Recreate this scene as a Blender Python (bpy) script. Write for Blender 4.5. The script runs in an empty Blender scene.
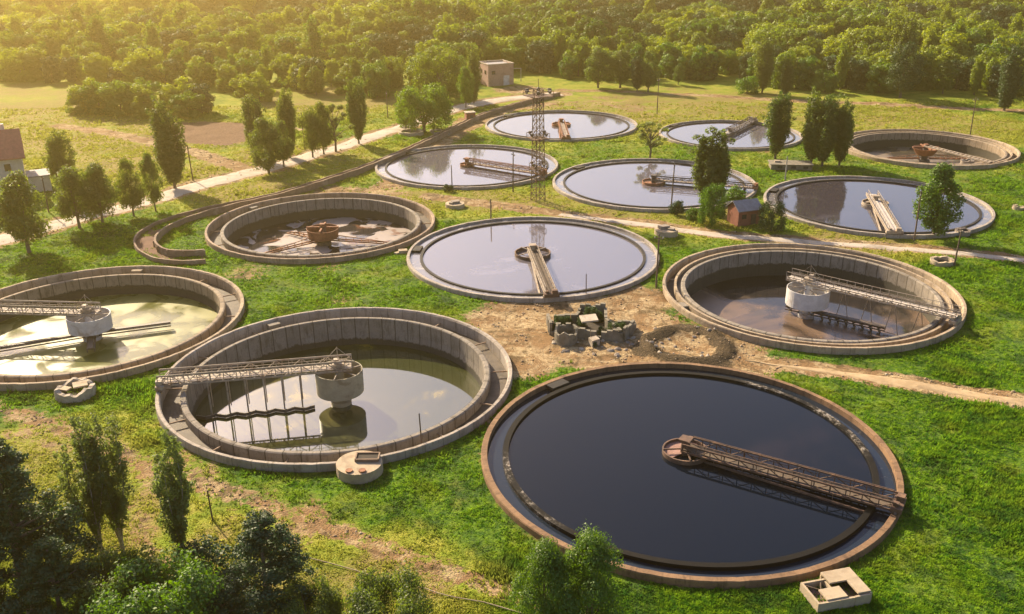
import bpy, math, random
import numpy as np
from mathutils import Vector, Matrix
PI = math.pi
random.seed(4); RNG = np.random.default_rng(7)
scene = bpy.context.scene
col = scene.collection

# ------------------------------------------------------------------ camera
CZ, FPX, PITCH, ROLL = 50.7, 934.0, math.radians(22.14), math.radians(-0.49)
cam = bpy.data.cameras.new('camera'); camo = bpy.data.objects.new('camera', cam); col.objects.link(camo)
cam.sensor_width = 36.0; cam.lens = FPX / 1024 * 36.0
cam.clip_start = 1.0; cam.clip_end = 9000
camo.matrix_world = Matrix.Translation((0, 0, CZ)) @ Matrix.Rotation(PI/2 - PITCH, 4, 'X') @ Matrix.Rotation(ROLL, 4, 'Z')
scene.camera = camo

# ------------------------------------------------------------------ sun, sky, exposure
SUN_AZ = math.radians(38)       # left of the view axis (+Y)
SUN_EL = math.radians(31)
SUN_DIR = Vector((-math.sin(SUN_AZ)*math.cos(SUN_EL), math.cos(SUN_AZ)*math.cos(SUN_EL), math.sin(SUN_EL)))
sl = bpy.data.lights.new('sun', 'SUN'); sl.energy = 5.0; sl.angle = math.radians(0.6); sl.color = (1.0, 0.83, 0.58)
so = bpy.data.objects.new('sun', sl); col.objects.link(so)
so.rotation_euler = SUN_DIR.to_track_quat('Z', 'Y').to_euler(); so.location = (-60, 60, 120)
w = bpy.data.worlds.new('World'); scene.world = w; w.use_nodes = True
wn = w.node_tree; bg = wn.nodes['Background']
sky = wn.nodes.new('ShaderNodeTexSky'); sky.sky_type = 'NISHITA'; sky.sun_disc = False
sky.sun_elevation = SUN_EL; sky.sun_rotation = -SUN_AZ
sky.altitude = 100; sky.air_density = 1.0; sky.dust_density = 2.2; sky.ozone_density = 1.2
tint = wn.nodes.new('ShaderNodeMix'); tint.data_type = 'RGBA'; tint.blend_type = 'MULTIPLY'; tint.inputs[0].default_value = 1
wn.links.new(sky.outputs[0], tint.inputs[6]); tint.inputs[7].default_value = (1.04, .97, 1.05, 1); wn.links.new(tint.outputs[2], bg.inputs[0]); bg.inputs[1].default_value = 0.085
scene.view_settings.view_transform = 'Standard'; scene.view_settings.look = 'None'
scene.view_settings.gamma = 1; scene.view_settings.exposure = 1.42

# ------------------------------------------------------------------ helpers
def at(x, y, z=0.0):
    """ground point seen at picture position x, y"""
    X = x - 512; Y = y - 307; c, s = math.cos(ROLL), math.sin(ROLL)
    X, Y = X*c + Y*s, -X*s + Y*c
    c, s = math.cos(PITCH), math.sin(PITCH)
    dx, dy, dz = X/FPX, c - (Y/FPX)*s, -s - (Y/FPX)*c
    t = -(CZ - z)/dz
    return dx*t, dy*t
def height_of(x, yb, yt):
    a = at(x, yb); c, s = math.cos(PITCH), math.sin(PITCH)
    lo, hi = 0.0, 60.0
    for _ in range(30):
        m = (lo+hi)/2; z = m - CZ
        d = a[1]*c - z*s; u = a[1]*s + z*c
        Yp = -FPX*u/d; Xp = FPX*a[0]/d
        Yp = Xp*math.sin(ROLL) + Yp*math.cos(ROLL) + 307
        if Yp > yt: lo = m
        else: hi = m
    return lo

class MB:
    def __init__(s): s.v = []; s.f = []; s.m = []
    def add(s, vs, fs, mi=0):
        o = len(s.v); s.v += [tuple(p) for p in vs]
        s.f += [tuple(o+i for i in f) for f in fs]; s.m += [mi]*len(fs)
    def box(s, c, d, rz=0.0, mi=0, taper=1.0):
        x, y, z = d[0]/2, d[1]/2, d[2]/2; cs, sn = math.cos(rz), math.sin(rz); vs = []
        for sz in (-1, 1):
            k = taper if sz > 0 else 1
            for sx, sy in ((-1,-1),(1,-1),(1,1),(-1,1)):
                px, py = sx*x*k, sy*y*k
                vs.append((c[0]+px*cs-py*sn, c[1]+px*sn+py*cs, c[2]+sz*z))
        s.add(vs, [(0,3,2,1),(4,5,6,7),(0,1,5,4),(1,2,6,5),(2,3,7,6),(3,0,4,7)], mi)
    def beam(s, a, b, w, h, mi=0):
        a, b = Vector(a), Vector(b); d = (b-a).normalized()
        up = Vector((0,0,1)) if abs(d.z) < .95 else Vector((1,0,0))
        x = d.cross(up).normalized()*w/2; y = x.cross(d).normalized()*h/2
        vs = [a-x-y, a+x-y, a+x+y, a-x+y, b-x-y, b+x-y, b+x+y, b-x+y]
        s.add(vs, [(0,1,2,3),(7,6,5,4),(0,4,5,1),(1,5,6,2),(2,6,7,3),(3,7,4,0)], mi)
    def tube(s, pts, rs, n=8, mi=0):
        pts = [Vector(p) for p in pts]
        if not hasattr(rs, '__len__'): rs = [rs]*len(pts)
        vs = []; fs = []; px = None
        for i, p in enumerate(pts):
            d = (pts[min(i+1, len(pts)-1)] - pts[max(i-1, 0)]).normalized()
            if px is None: px = d.orthogonal().normalized()
            px = (px - d*px.dot(d)).normalized(); py = d.cross(px)
            for k in range(n):
                a = 2*PI*k/n; vs.append(p + (px*math.cos(a)+py*math.sin(a))*rs[i])
            if i:
                o = (i-1)*n
                for k in range(n): fs.append((o+k, o+(k+1) % n, o+n+(k+1) % n, o+n+k))
        fs.append(tuple(reversed(range(n)))); fs.append(tuple((len(pts)-1)*n+k for k in range(n)))
        s.add(vs, fs, mi)
    def lathe(s, prof, n=128, c=(0,0,0), a0=0, a1=2*PI, closed=True, mi=0, jit=None):
        vs = []; fs = []; m = len(prof); full = abs(a1-a0-2*PI) < 1e-6
        na = n if full else n+1
        for i in range(na):
            a = a0+(a1-a0)*i/n; ca, sa = math.cos(a), math.sin(a)
            for j, (r, z) in enumerate(prof):
                dz = jit(a, j) if jit else 0
                vs.append((c[0]+r*ca, c[1]+r*sa, c[2]+z+dz))
        for i in range(n):
            i2 = (i+1) % na
            for j in range(m if closed else m-1):
                j2 = (j+1) % m
                fs.append((i*m+j, i*m+j2, i2*m+j2, i2*m+j))
        if not full and closed:
            fs.append(tuple(range(m))); fs.append(tuple(reversed([n*m+j for j in range(m)])))
        s.add(vs, fs, mi)
    def disc(s, r, z, n=96, c=(0,0), mi=0):
        vs = [(c[0], c[1], z)] + [(c[0]+r*math.cos(2*PI*i/n), c[1]+r*math.sin(2*PI*i/n), z) for i in range(n)]
        s.add(vs, [(0, 1+i, 1+(i+1) % n) for i in range(n)], mi)
    def build(s, name, mats, parent=None, loc=None, smooth=False):
        me = bpy.data.meshes.new(name); me.from_pydata([tuple(v) for v in s.v], [], s.f)
        mats = mats if isinstance(mats, (list, tuple)) else [mats]
        for m in mats: me.materials.append(m)
        me.polygons.foreach_set('material_index', s.m)
        if smooth: me.polygons.foreach_set('use_smooth', [True]*len(s.f))
        import bmesh
        bm = bmesh.new(); bm.from_mesh(me); bmesh.ops.recalc_face_normals(bm, faces=bm.faces); bm.to_mesh(me); bm.free()
        me.update()
        o = bpy.data.objects.new(name, me); col.objects.link(o)
        if parent: o.parent = parent
        if loc: o.location = loc
        return o
def np_mesh(name, V, F, mats, mi=None, smooth=False):
    """V (n,3), F (m,k) arrays"""
    me = bpy.data.meshes.new(name); k = F.shape[1]
    me.vertices.add(len(V)); me.vertices.foreach_set('co', V.astype(np.float32).ravel())
    me.loops.add(F.size); me.loops.foreach_set('vertex_index', F.astype(np.int32).ravel())
    me.polygons.add(len(F)); me.polygons.foreach_set('loop_start', np.arange(0, F.size, k, dtype=np.int32))
    me.polygons.foreach_set('loop_total', np.full(len(F), k, dtype=np.int32))
    for m in mats: me.materials.append(m)
    if mi is not None: me.polygons.foreach_set('material_index', mi.astype(np.int32))
    if smooth: me.polygons.foreach_set('use_smooth', np.ones(len(F), dtype=bool))
    me.update(calc_edges=True); me.validate()
    return me
def tag(o, label=None, cat=None, group=None, kind=None):
    if label: o['label'] = label
    if cat: o['category'] = cat
    if group: o['group'] = group
    if kind: o['kind'] = kind
    return o
def thing(name, loc, label, cat, group=None, rz=0.0):
    o = bpy.data.objects.new(name, None); col.objects.link(o); o.empty_display_size = .5
    o.location = loc; o.rotation_euler.z = rz
    return tag(o, label, cat, group)

# ------------------------------------------------------------------ materials
class NT:
    def __init__(s, name):
        s.mat = bpy.data.materials.new(name); s.mat.use_nodes = True
        s.t = s.mat.node_tree; s.n = s.t.nodes; s.l = s.t.links
        s.b = s.n['Principled BSDF']; s.out = s.n['Material Output']
    def new(s, k, **kw):
        n = s.n.new(k)
        for a, v in kw.items():
            if a in ('ins',):
                for i, x in v.items(): s.set(n.inputs[i], x)
            else: setattr(n, a, v)
        return n
    def set(s, inp, x):
        if isinstance(x, bpy.types.NodeSocket): s.l.new(x, inp)
        else: inp.default_value = x
    def math(s, op, a, b=None, c=None, clamp=False):
        n = s.n.new('ShaderNodeMath'); n.operation = op; n.use_clamp = clamp
        s.set(n.inputs[0], a)
        if b is not None: s.set(n.inputs[1], b)
        if c is not None: s.set(n.inputs[2], c)
        return n.outputs[0]
    def mix(s, f, a, b):
        n = s.n.new('ShaderNodeMix'); n.data_type = 'RGBA'
        s.set(n.inputs[0], f)
        s.set(n.inputs[6], (*a, 1) if isinstance(a, tuple) and len(a) == 3 else a)
        s.set(n.inputs[7], (*b, 1) if isinstance(b, tuple) and len(b) == 3 else b)
        return n.outputs[2]
    def noise(s, vec, scale, detail=4, rough=.55, dist=0):
        n = s.n.new('ShaderNodeTexNoise'); s.l.new(vec, n.inputs['Vector'])
        n.inputs['Scale'].default_value = scale; n.inputs['Detail'].default_value = detail
        n.inputs['Roughness'].default_value = rough; n.inputs['Distortion'].default_value = dist
        return n.outputs[0]
    def ramp(s, f, a, b):   # smooth step
        if a > b: return s.math('SUBTRACT', 1.0, s.ramp(f, b, a))
        n = s.n.new('ShaderNodeMapRange'); n.interpolation_type = 'SMOOTHSTEP'
        s.set(n.inputs[0], f); n.inputs[1].default_value = a; n.inputs[2].default_value = b
        return n.outputs[0]
    def coord(s, which='Object'): return s.n.new('ShaderNodeTexCoord').outputs[which]
    def pos(s): return s.n.new('ShaderNodeNewGeometry').outputs['Position']
    def bump(s, h, strength=.5, dist=.1):
        n = s.n.new('ShaderNodeBump'); n.inputs['Strength'].default_value = strength
        n.inputs['Distance'].default_value = dist; s.set(n.inputs['Height'], h); s.l.new(n.outputs[0], s.b.inputs['Normal'])
def mottled(name, c1, c2, scale=1.5, rough=.85, c3=None, metal=0, bump=.3, spec=.3):
    t = NT(name); p = t.pos()
    c = t.mix(t.ramp(t.noise(p, scale, 6, .65), .35, .65), c1, c2)
    if c3: c = t.mix(t.ramp(t.noise(p, scale*.37, 5, .7, .5), .52, .66), c, c3)
    c = t.mix(t.math('MULTIPLY', t.noise(p, scale*7, 3), .5), c, tuple(x*.55 for x in c1))
    t.set(t.b.inputs['Base Color'], c); t.b.inputs['Roughness'].default_value = rough
    t.b.inputs['Metallic'].default_value = metal; t.b.inputs['Specular IOR Level'].default_value = spec
    t.bump(t.noise(p, scale*5, 4), bump, .06)
    return t.mat
def tank_concrete(name, c1, c2, c3, panel=2.06, streak=.6, seam=.35, tide=None):
    """concrete seen in polar panels round the tank, stained by runs of water"""
    t = NT(name); o = t.coord('Object'); sp = t.new('ShaderNodeSeparateXYZ'); t.l.new(o, sp.inputs[0])
    ang = t.math('ARCTAN2', sp.outputs[1], sp.outputs[0]); u = t.math('MULTIPLY', ang, 19.1/panel)
    fr = t.math('FRACT', t.math('ADD', u, 200.0)); fl = t.math('FLOOR', u)
    wn_ = t.new('ShaderNodeTexWhiteNoise', noise_dimensions='1D'); t.l.new(fl, wn_.inputs[1])
    cv = t.new('ShaderNodeCombineXYZ'); t.l.new(t.math('MULTIPLY', ang, 26), cv.inputs[0]); t.l.new(t.math('MULTIPLY', sp.outputs[2], .35), cv.inputs[1])
    r2 = t.math('SQRT', t.math('ADD', t.math('MULTIPLY', sp.outputs[0], sp.outputs[0]), t.math('MULTIPLY', sp.outputs[1], sp.outputs[1])))
    t.l.new(t.math('MULTIPLY', r2, .6), cv.inputs[2])
    st = t.noise(cv.outputs[0], 1.0, 6, .7)
    c = t.mix(t.ramp(t.noise(o, .35, 6, .65), .35, .65), c1, c2)
    c = t.mix(t.math('MULTIPLY', t.ramp(st, .48, .68), streak), c, c3)
    c = t.mix(t.math('MULTIPLY', wn_.outputs[0], .35), c, tuple(x*.6 for x in c1))
    sm = t.math('SUBTRACT', 1.0, t.ramp(t.math('ABSOLUTE', t.math('SUBTRACT', fr, .5)), .455, .48))
    c = t.mix(t.math('MULTIPLY', t.math('SUBTRACT', 1.0, sm), seam), c, tuple(x*.25 for x in c3))
    c = t.mix(t.math('MULTIPLY', t.ramp(t.noise(o, 4.5, 4, .7), .5, .75), .5), c, tuple(x*.8 for x in c3))
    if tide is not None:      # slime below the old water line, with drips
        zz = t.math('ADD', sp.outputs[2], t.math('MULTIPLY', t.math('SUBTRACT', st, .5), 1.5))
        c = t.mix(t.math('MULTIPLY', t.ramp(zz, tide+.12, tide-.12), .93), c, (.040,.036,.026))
    t.set(t.b.inputs['Base Color'], c); t.b.inputs['Roughness'].default_value = .9; t.b.inputs['Specular IOR Level'].default_value = .25
    t.bump(t.noise(o, 6, 5, .7), .5, .08)
    return t.mat
def water(name, base, ior=1.45, rough=.03, scum=None, amt=.6, sscale=.25, bump=.02, sr=.6):
    t = NT(name); p = t.pos(); c = t.mix(0.0, base, base); r = None
    if scum:
        f = t.ramp(t.noise(p, sscale, 7, .68, 1.2), amt, amt+.16); c = t.mix(f, base, scum)
        rr = t.new('ShaderNodeMapRange'); t.l.new(f, rr.inputs[0]); rr.inputs[3].default_value = rough; rr.inputs[4].default_value = sr
        t.l.new(rr.outputs[0], t.b.inputs['Roughness'])
    else: t.b.inputs['Roughness'].default_value = rough
    t.set(t.b.inputs['Base Color'], c); t.b.inputs['IOR'].default_value = ior
    t.bump(t.noise(p, 1.2, 3), bump, .05)
    return t.mat
def leaf_mat(name, dark, lite, yellow, trans=.45):
    t = NT(name); t.n.remove(t.b)
    oi = t.new('ShaderNodeObjectInfo'); p = t.pos()
    big = t.noise(oi.outputs['Location'], .012, 2)
    c = t.mix(t.ramp(t.noise(p, .55, 3), .35, .68), dark, lite)
    c = t.mix(t.math('MULTIPLY', oi.outputs['Random'], .75), c, yellow)
    c = t.mix(t.math('MULTIPLY', t.ramp(big, .46, .58), .75), c, yellow)
    c = t.mix(t.math('MULTIPLY', t.ramp(t.noise(oi.outputs['Location'], .031, 2), .50, .62), .6), c, tuple(x*.7 for x in dark))
    c = t.mix(t.math('MULTIPLY', t.noise(p, 5, 2), .5), c, tuple(x*.5 for x in dark))
    d = t.new('ShaderNodeBsdfDiffuse'); t.l.new(c, d.inputs[0])
    tr = t.new('ShaderNodeBsdfTranslucent'); hs = t.new('ShaderNodeHueSaturation'); t.l.new(c, hs.inputs['Color'])
    hs.inputs['Hue'].default_value = .485; hs.inputs['Saturation'].default_value = 1.15; hs.inputs['Value'].default_value = 1.5
    t.l.new(hs.outputs[0], tr.inputs[0])
    mx = t.new('ShaderNodeMixShader'); mx.inputs[0].default_value = trans
    t.l.new(d.outputs[0], mx.inputs[1]); t.l.new(tr.outputs[0], mx.inputs[2])
    g = t.new('ShaderNodeBsdfGlossy'); g.inputs['Roughness'].default_value = .55; g.inputs[0].default_value = (.5, .5, .45, 1)
    m2 = t.new('ShaderNodeMixShader'); m2.inputs[0].default_value = .06
    t.l.new(mx.outputs[0], m2.inputs[1]); t.l.new(g.outputs[0], m2.inputs[2]); t.l.new(m2.outputs[0], t.out.inputs[0])
    return t.mat

M = {}
M['concrete'] = tank_concrete('pale_concrete', (.37,.32,.265), (.28,.235,.19), (.14,.11,.08), streak=.75)
M['brown_concrete'] = tank_concrete('brown_concrete', (.36,.26,.18), (.24,.175,.125), (.10,.07,.045), streak=.75)
M['rust_rim'] = tank_concrete('rusty_rim', (.25,.15,.080), (.17,.10,.055), (.06,.035,.022), streak=.75, seam=.2)
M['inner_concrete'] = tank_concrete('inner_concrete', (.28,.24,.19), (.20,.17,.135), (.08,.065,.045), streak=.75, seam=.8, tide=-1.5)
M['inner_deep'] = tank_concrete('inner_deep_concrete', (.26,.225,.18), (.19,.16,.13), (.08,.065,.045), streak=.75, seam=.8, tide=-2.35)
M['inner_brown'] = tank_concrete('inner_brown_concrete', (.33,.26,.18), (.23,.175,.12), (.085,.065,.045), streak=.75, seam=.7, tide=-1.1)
M['warm_concrete'] = tank_concrete('warm_concrete', (.40,.31,.21), (.29,.22,.15), (.13,.095,.06), streak=.75)
M['weir'] = mottled('weir_steel', (.014,.012,.011), (.03,.025,.02), 1.2, .8)
def froth_weir():
    t = NT('frothy_weir'); o = t.coord('Object'); sp = t.new('ShaderNodeSeparateXYZ'); t.l.new(o, sp.inputs[0])
    ang = t.math('ARCTAN2', sp.outputs[1], sp.outputs[0])
    def arc(c_, w_): return t.ramp(t.math('COSINE', t.math('SUBTRACT', ang, c_)), math.cos(w_), math.cos(w_*.6))
    f = t.math('MAXIMUM', arc(math.radians(28), .62), arc(math.radians(202), .42))
    n = t.math('MULTIPLY', t.ramp(t.noise(o, 2.6, 8, .85), .49, .58), t.math('MULTIPLY', f, t.ramp(t.noise(o, .5, 3), .35, .6)))
    c = t.mix(n, t.mix(t.noise(o, 1, 4), (.004,.004,.004), (.012,.010,.008)), t.mix(t.noise(o, 4, 3), (.16,.12,.085), (.48,.43,.36)))
    t.set(t.b.inputs['Base Color'], c); t.b.inputs['Roughness'].default_value = .8; t.b.inputs['Specular IOR Level'].default_value = .12; return t.mat
M['froth_weir'] = froth_weir()
M['rubble'] = mottled('rough_concrete', (.46,.39,.30), (.34,.28,.21), .9, .95, c3=(.22,.17,.12))
M['cream_concrete'] = mottled('cream_concrete', (.43,.34,.23), (.34,.27,.18), 1.1, .9, c3=(.27,.20,.13))
M['dark_hole'] = mottled('dark_silt_and_hole', (.035,.028,.022), (.06,.045,.03), 1.5, .9)
M['rust'] = mottled('rusty_steel', (.30,.13,.065), (.17,.08,.045), 1.2, .8, c3=(.40,.20,.10))
M['dark_steel'] = mottled('dark_steel', (.085,.07,.06), (.14,.105,.08), 1.5, .6)
M['tan_steel'] = mottled('weathered_steel', (.40,.33,.25), (.28,.22,.165), 1.6, .7, c3=(.20,.12,.075))
M['white_steel'] = mottled('whitewashed_steel', (.62,.60,.57), (.50,.47,.44), 1.2, .6, c3=(.38,.31,.25))
M['olive_steel'] = mottled('olive_steel', (.36,.32,.22), (.29,.25,.17), .9, .6, c3=(.20,.15,.09))
M['pale_deck'] = mottled('pale_deck', (.56,.50,.44), (.44,.38,.32), 1.1, .75)
M['pink_silt'] = mottled('pink_silt', (.34,.20,.16), (.24,.14,.11), 1.0, .9)
M['dark_rust'] = mottled('dark_rusty_steel', (.15,.085,.055), (.08,.055,.04), 1.3, .75, c3=(.24,.14,.08))
M['brown_deck'] = mottled('brown_deck', (.13,.095,.065), (.08,.058,.042), 1.3, .85, c3=(.04,.03,.025))
M['ruin_grey'] = mottled('mossy_concrete', (.23,.20,.15), (.15,.13,.095), .9, .95, c3=(.09,.08,.055))
M['wall_brown'] = mottled('stained_wall', (.27,.19,.13), (.19,.13,.09), .8, .95, c3=(.36,.28,.20))
M['wood_pole'] = mottled('weathered_pole', (.16,.115,.08), (.10,.07,.05), 2, .9)
M['grey_pole'] = mottled('concrete_pole', (.38,.35,.31), (.28,.25,.22), 2, .9)
M['rock'] = mottled('broken_stone', (.30,.25,.20), (.20,.16,.13), 1.5, .95)
M['roof_grey'] = mottled('grey_roofing', (.32,.30,.30), (.24,.22,.22), 1.3, .8)
M['red_roof'] = mottled('red_roofing', (.42,.15,.11), (.30,.11,.085), 1.3, .85)
M['plaster'] = mottled('pale_plaster', (.60,.54,.48), (.50,.44,.38), .7, .9)
M['glass'] = mottled('dark_glass', (.03,.035,.04), (.05,.05,.055), 1, .15)
M['road'] = mottled('pale_gravel', (.47,.40,.32), (.38,.32,.25), .5, .95, c3=(.28,.23,.17))
M['dirt'] = mottled('bare_dirt', (.44,.32,.18), (.32,.225,.12), .6, .97, c3=(.24,.17,.095))
M['plough'] = mottled('ploughed_soil', (.17,.095,.06), (.12,.065,.045), .5, .97)
M['scorched'] = mottled('scorched_earth', (.10,.07,.05), (.16,.11,.07), .8, .97, c3=(.05,.035,.03))
M['bark'] = mottled('bark', (.17,.13,.10), (.10,.075,.055), 3, .9)
M['pale_bark'] = mottled('pale_bark', (.34,.30,.24), (.20,.165,.125), 3, .9)
def brick(name, c1, c2, mortar):
    t = NT(name); o = t.coord('Object'); b = t.new('ShaderNodeTexBrick')
    mp = t.new('ShaderNodeVectorMath', operation='MULTIPLY'); 
    sp = t.new('ShaderNodeSeparateXYZ'); t.l.new(o, sp.inputs[0]); cv = t.new('ShaderNodeCombineXYZ')
    t.l.new(t.math('ADD', sp.outputs[0], sp.outputs[1]), cv.inputs[0]); t.l.new(sp.outputs[2], cv.inputs[1]); t.l.new(cv.outputs[0], b.inputs[0])
    b.inputs['Color1'].default_value = (*c1, 1); b.inputs['Color2'].default_value = (*c2, 1); b.inputs['Mortar'].default_value = (*mortar, 1)
    b.inputs['Scale'].default_value = 2.2; b.inputs['Mortar Size'].default_value = .03
    c = t.mix(t.math('MULTIPLY', t.ramp(t.noise(o, .8, 5, .7), .45, .7), .5), b.outputs[0], tuple(x*.5 for x in c1))
    t.set(t.b.inputs['Base Color'], c); t.b.inputs['Roughness'].default_value = .9
    return t.mat
M['pink_brick'] = brick('pink_brick', (.40,.22,.16), (.34,.18,.13), (.42,.34,.28))
M['red_brick'] = brick('red_brick', (.30,.085,.05), (.24,.07,.045), (.22,.14,.10))
# waters
M['black_water'] = water('black_water', (.0022,.0045,.009), 1.30, .03, (.010,.009,.013), .54, .04, .02, .08)
M['mirror_water'] = water('mirror_water', (.04,.035,.045), 2.0, .045, (.08,.07,.085), .55, .05, .012, .10)
M['grey_water'] = water('grey_water', (.11,.10,.115), 2.3, .05, (.18,.16,.18), .55, .05, .015, .12)
M['dark_channel'] = water('dark_channel_water', (.012,.018,.028), 1.36, .08, (.07,.07,.08), .6, .3)
M['grey_channel'] = water('grey_channel_water', (.15,.14,.14), 1.9, .10, (.26,.23,.21), .5, .3)
M['wet_channel'] = mottled('silted_channel', (.12,.095,.07), (.07,.055,.042), .7, .7, c3=(.04,.032,.025))
def basin_mat(name, wet, pale, green, a0, a1, wr=.06, pr=.35, ior=1.45, sc=.07):
    t = NT(name); p = t.coord('Object')
    n = t.noise(p, sc, 4, .5, .8); f = t.ramp(n, a0, a1)
    c = t.mix(f, wet, pale)
    c = t.mix(t.ramp(t.noise(p, sc*1.7, 5, .6, .6), .56, .66), c, green)
    c = t.mix(t.math('MULTIPLY', t.ramp(t.noise(p, .9, 6, .7, 1.5), .5, .7), .35), c, tuple(x*.55 for x in pale))
    t.set(t.b.inputs['Base Color'], c); t.b.inputs['IOR'].default_value = ior
    r = t.new('ShaderNodeMapRange'); t.l.new(f, r.inputs[0]); r.inputs[3].default_value = wr; r.inputs[4].default_value = pr
    t.l.new(r.outputs[0], t.b.inputs['Roughness']); t.bump(t.noise(p, .8, 4), .03, .05)
    return t.mat
M['basin_milky'] = basin_mat('milky_green_water', (.035,.040,.012), (.055,.055,.022), (.20,.15,.02), .40, .6, .035, .05, ior=2.4)  # yellow patches put the sunlit basin bottom into the colour
M['basin_algae'] = basin_mat('algae_water', (.085,.09,.02), (.19,.18,.05), (.09,.09,.015), .38, .60, .16, .45, sc=.16, ior=1.35)
M['basin_silt'] = basin_mat('brown_silt_water', (.018,.016,.016), (.15,.10,.068), (.08,.06,.045), .47, .60, .06, .3, sc=.06)
M['basin_foul'] = basin_mat('foul_water', (.025,.022,.022), (.27,.22,.19), (.15,.07,.04), .47, .53, .06, .5, sc=.16)
M['basin_dry'] = basin_mat('drying_silt', (.06,.05,.04), (.20,.15,.10), (.09,.08,.04), .40, .6, .12, .5, sc=.10)
# leaves
M['leaf_poplar'] = leaf_mat('poplar_leaves', (.055,.105,.022), (.11,.18,.034), (.16,.20,.035), .58)
M['leaf_wood'] = leaf_mat('woodland_leaves', (.030,.095,.018), (.12,.25,.022), (.32,.38,.025), .5)
M['leaf_dark'] = leaf_mat('dark_leaves', (.018,.050,.022), (.034,.080,.026), (.05,.09,.022), .3)
M['leaf_bright'] = leaf_mat('bright_leaves', (.055,.135,.020), (.12,.24,.03), (.14,.23,.022), .45)
M['leaf_grey'] = leaf_mat('silvery_leaves', (.10,.155,.042), (.18,.25,.07), (.19,.23,.055), .58)

# ------------------------------------------------------------------ layout of the tanks
R0 = 21.0
TANKS = dict(A=(17.7,83.4,R0), B=(-21,101.7,R0), C=(-59,120.2,R0), D=(-34.6,164.2,20.6), E=(3.5,146.8,20.8), F=(43.8,128.6,21.3),
             G=(70.6,175.1,R0), H=(30.1,192.6,21.3), I=(-10,209.7,20.8), J=(13.9,255.7,20.8), K=(*at(730,134,.5),18.2), L=(100.3,223.2,20.4))

# ------------------------------------------------------------------ ground masks
def poly_px(pts): return np.array([at(*p) for p in pts])
def dist_poly(P, line):
    d = np.full(len(P), 1e9)
    for a, b in zip(line[:-1], line[1:]):
        ab = b-a; t = np.clip(((P-a)@ab)/(ab@ab), 0, 1); d = np.minimum(d, np.hypot(*(P-(a+t[:,None]*ab)).T))
    return d
TRACKS = [ # picture polyline, half width, strength
    ([(-90,268),(0,240),(60,224),(130,206),(200,184),(270,168),(340,147),(400,128),(450,110),(500,99),(560,94)], 3.2, 1.2),
    ([(-40,392),(0,408),(60,428),(120,452),(180,476),(250,500),(330,528),(400,556),(470,580),(540,604),(640,632)], 1.2, .68),
    ([(0,432),(80,452),(160,476),(240,506),(300,545)], 1.2, .5),
    ([(500,330),(560,352),(640,349),(700,353),(760,362),(830,370),(900,381),(1024,401),(1150,425)], 1.7, 1.1),
    ([(130,508),(150,540),(175,600)], 1.2, .55),
    ([(430,197),(480,203),(560,213),(640,222),(700,231),(760,238),(850,243),(940,250),(1024,259),(1120,270)], 1.9, 1.0),
    ([(470,120),(430,150),(400,178),(380,192),(330,190)], 4.0, .7),
    ([(545,104),(500,112),(455,133),(420,152),(395,172)], 2.6, 1.0),
    ([(560,90),(640,92),(720,96),(800,101),(880,104),(960,108),(1060,112)], 2.2, .85),
    ([(520,92),(560,105),(600,103),(640,108)], 6.0, .55),
    ([(480,205),(460,250),(430,300),(470,300)], 1.0, .2),
    ([(60,126),(110,133),(150,142),(195,152),(225,163),(250,172)], 2.2, .9),
    ([(195,160),(150,158),(110,160)], 1.2, .5),
    ([(200,122),(245,124),(300,130)], 1.6, .8),
    ([(0,120),(40,116),(90,112)], 2.0, .5),
    ([(560,110),(620,115),(680,112),(760,112)], 4, .35),
    ([(640,150),(600,200),(590,215)], 1.2, .25),
]
BLOBS = [((30,425),6,.5),((90,450),5,.5),((420,575),4,.5),((190,470),5,.5),((575,318),11,1.1),((530,322),9,1.0),((500,318),6,.8),((618,325),9,1.1),((640,300),6,.9),((700,352),9,1.0),((735,362),7,.8),((610,350),8,1.0),((540,345),8,.9),
    ((525,365),5,.8),((250,272),5,.55),((300,292),5,.4),((335,270),5,.45),((345,300),4,.5),((520,90),12,.7),((600,100),14,.5),((650,98),14,.4),((760,150),5,.5),((800,168),6,.5),
    ((160,475),4,.6),((240,500),5,.4),((300,520),4,.6),((395,190),6,.6),((230,92),8,.3)]
DRY = [((60,140),40),((30,100),45),((330,100),30),((50,480),10),((110,520),8),((230,570),8),((360,606),8),((420,200),8),((560,200),9),((600,115),30),((700,105),35),((850,115),30),((480,200),10),((590,215),10),
    ((300,160),20),((250,190),15),((100,150),25),((170,170),18),((950,125),20),((690,215),12),((860,240),10)]
TL = [(poly_px(p), w, s) for p, w, s in TRACKS]
BL = [(np.array(at(*p)), r, s) for p, r, s in BLOBS]
DL = [(np.array(at(*p)), r) for p, r in DRY]
PLOUGH = poly_px([(148,138),(175,122),(240,122),(262,138),(225,147)])
MOUND = np.array(at(686,347))
def masks(P):
    d = np.zeros(len(P)); y = np.zeros(len(P))
    for ln, w, s in TL:
        q = dist_poly(P, ln); d = np.maximum(d, s*np.clip(1.5-q/w*.75, 0, 1))
    for c, r, s in BL:
        q = np.hypot(*(P-c).T); d = np.maximum(d, s*np.clip(1.6-q/r*1.1, 0, 1))
    for c, r in DL:
        q = np.hypot(*(P-c).T); y = np.maximum(y, np.clip(1.5-q/r*.8, 0, 1))
    for cx, cy, R in TANKS.values():      # worn foot of the rims
        q = np.hypot(P[:,0]-cx, P[:,1]-cy); d = np.maximum(d, .52*np.clip(1-(q-R)/1.6, 0, 1))
    far = np.clip((P[:,1]-150)/160, 0, 1)*.55
    return d, np.maximum(y, far)
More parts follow.
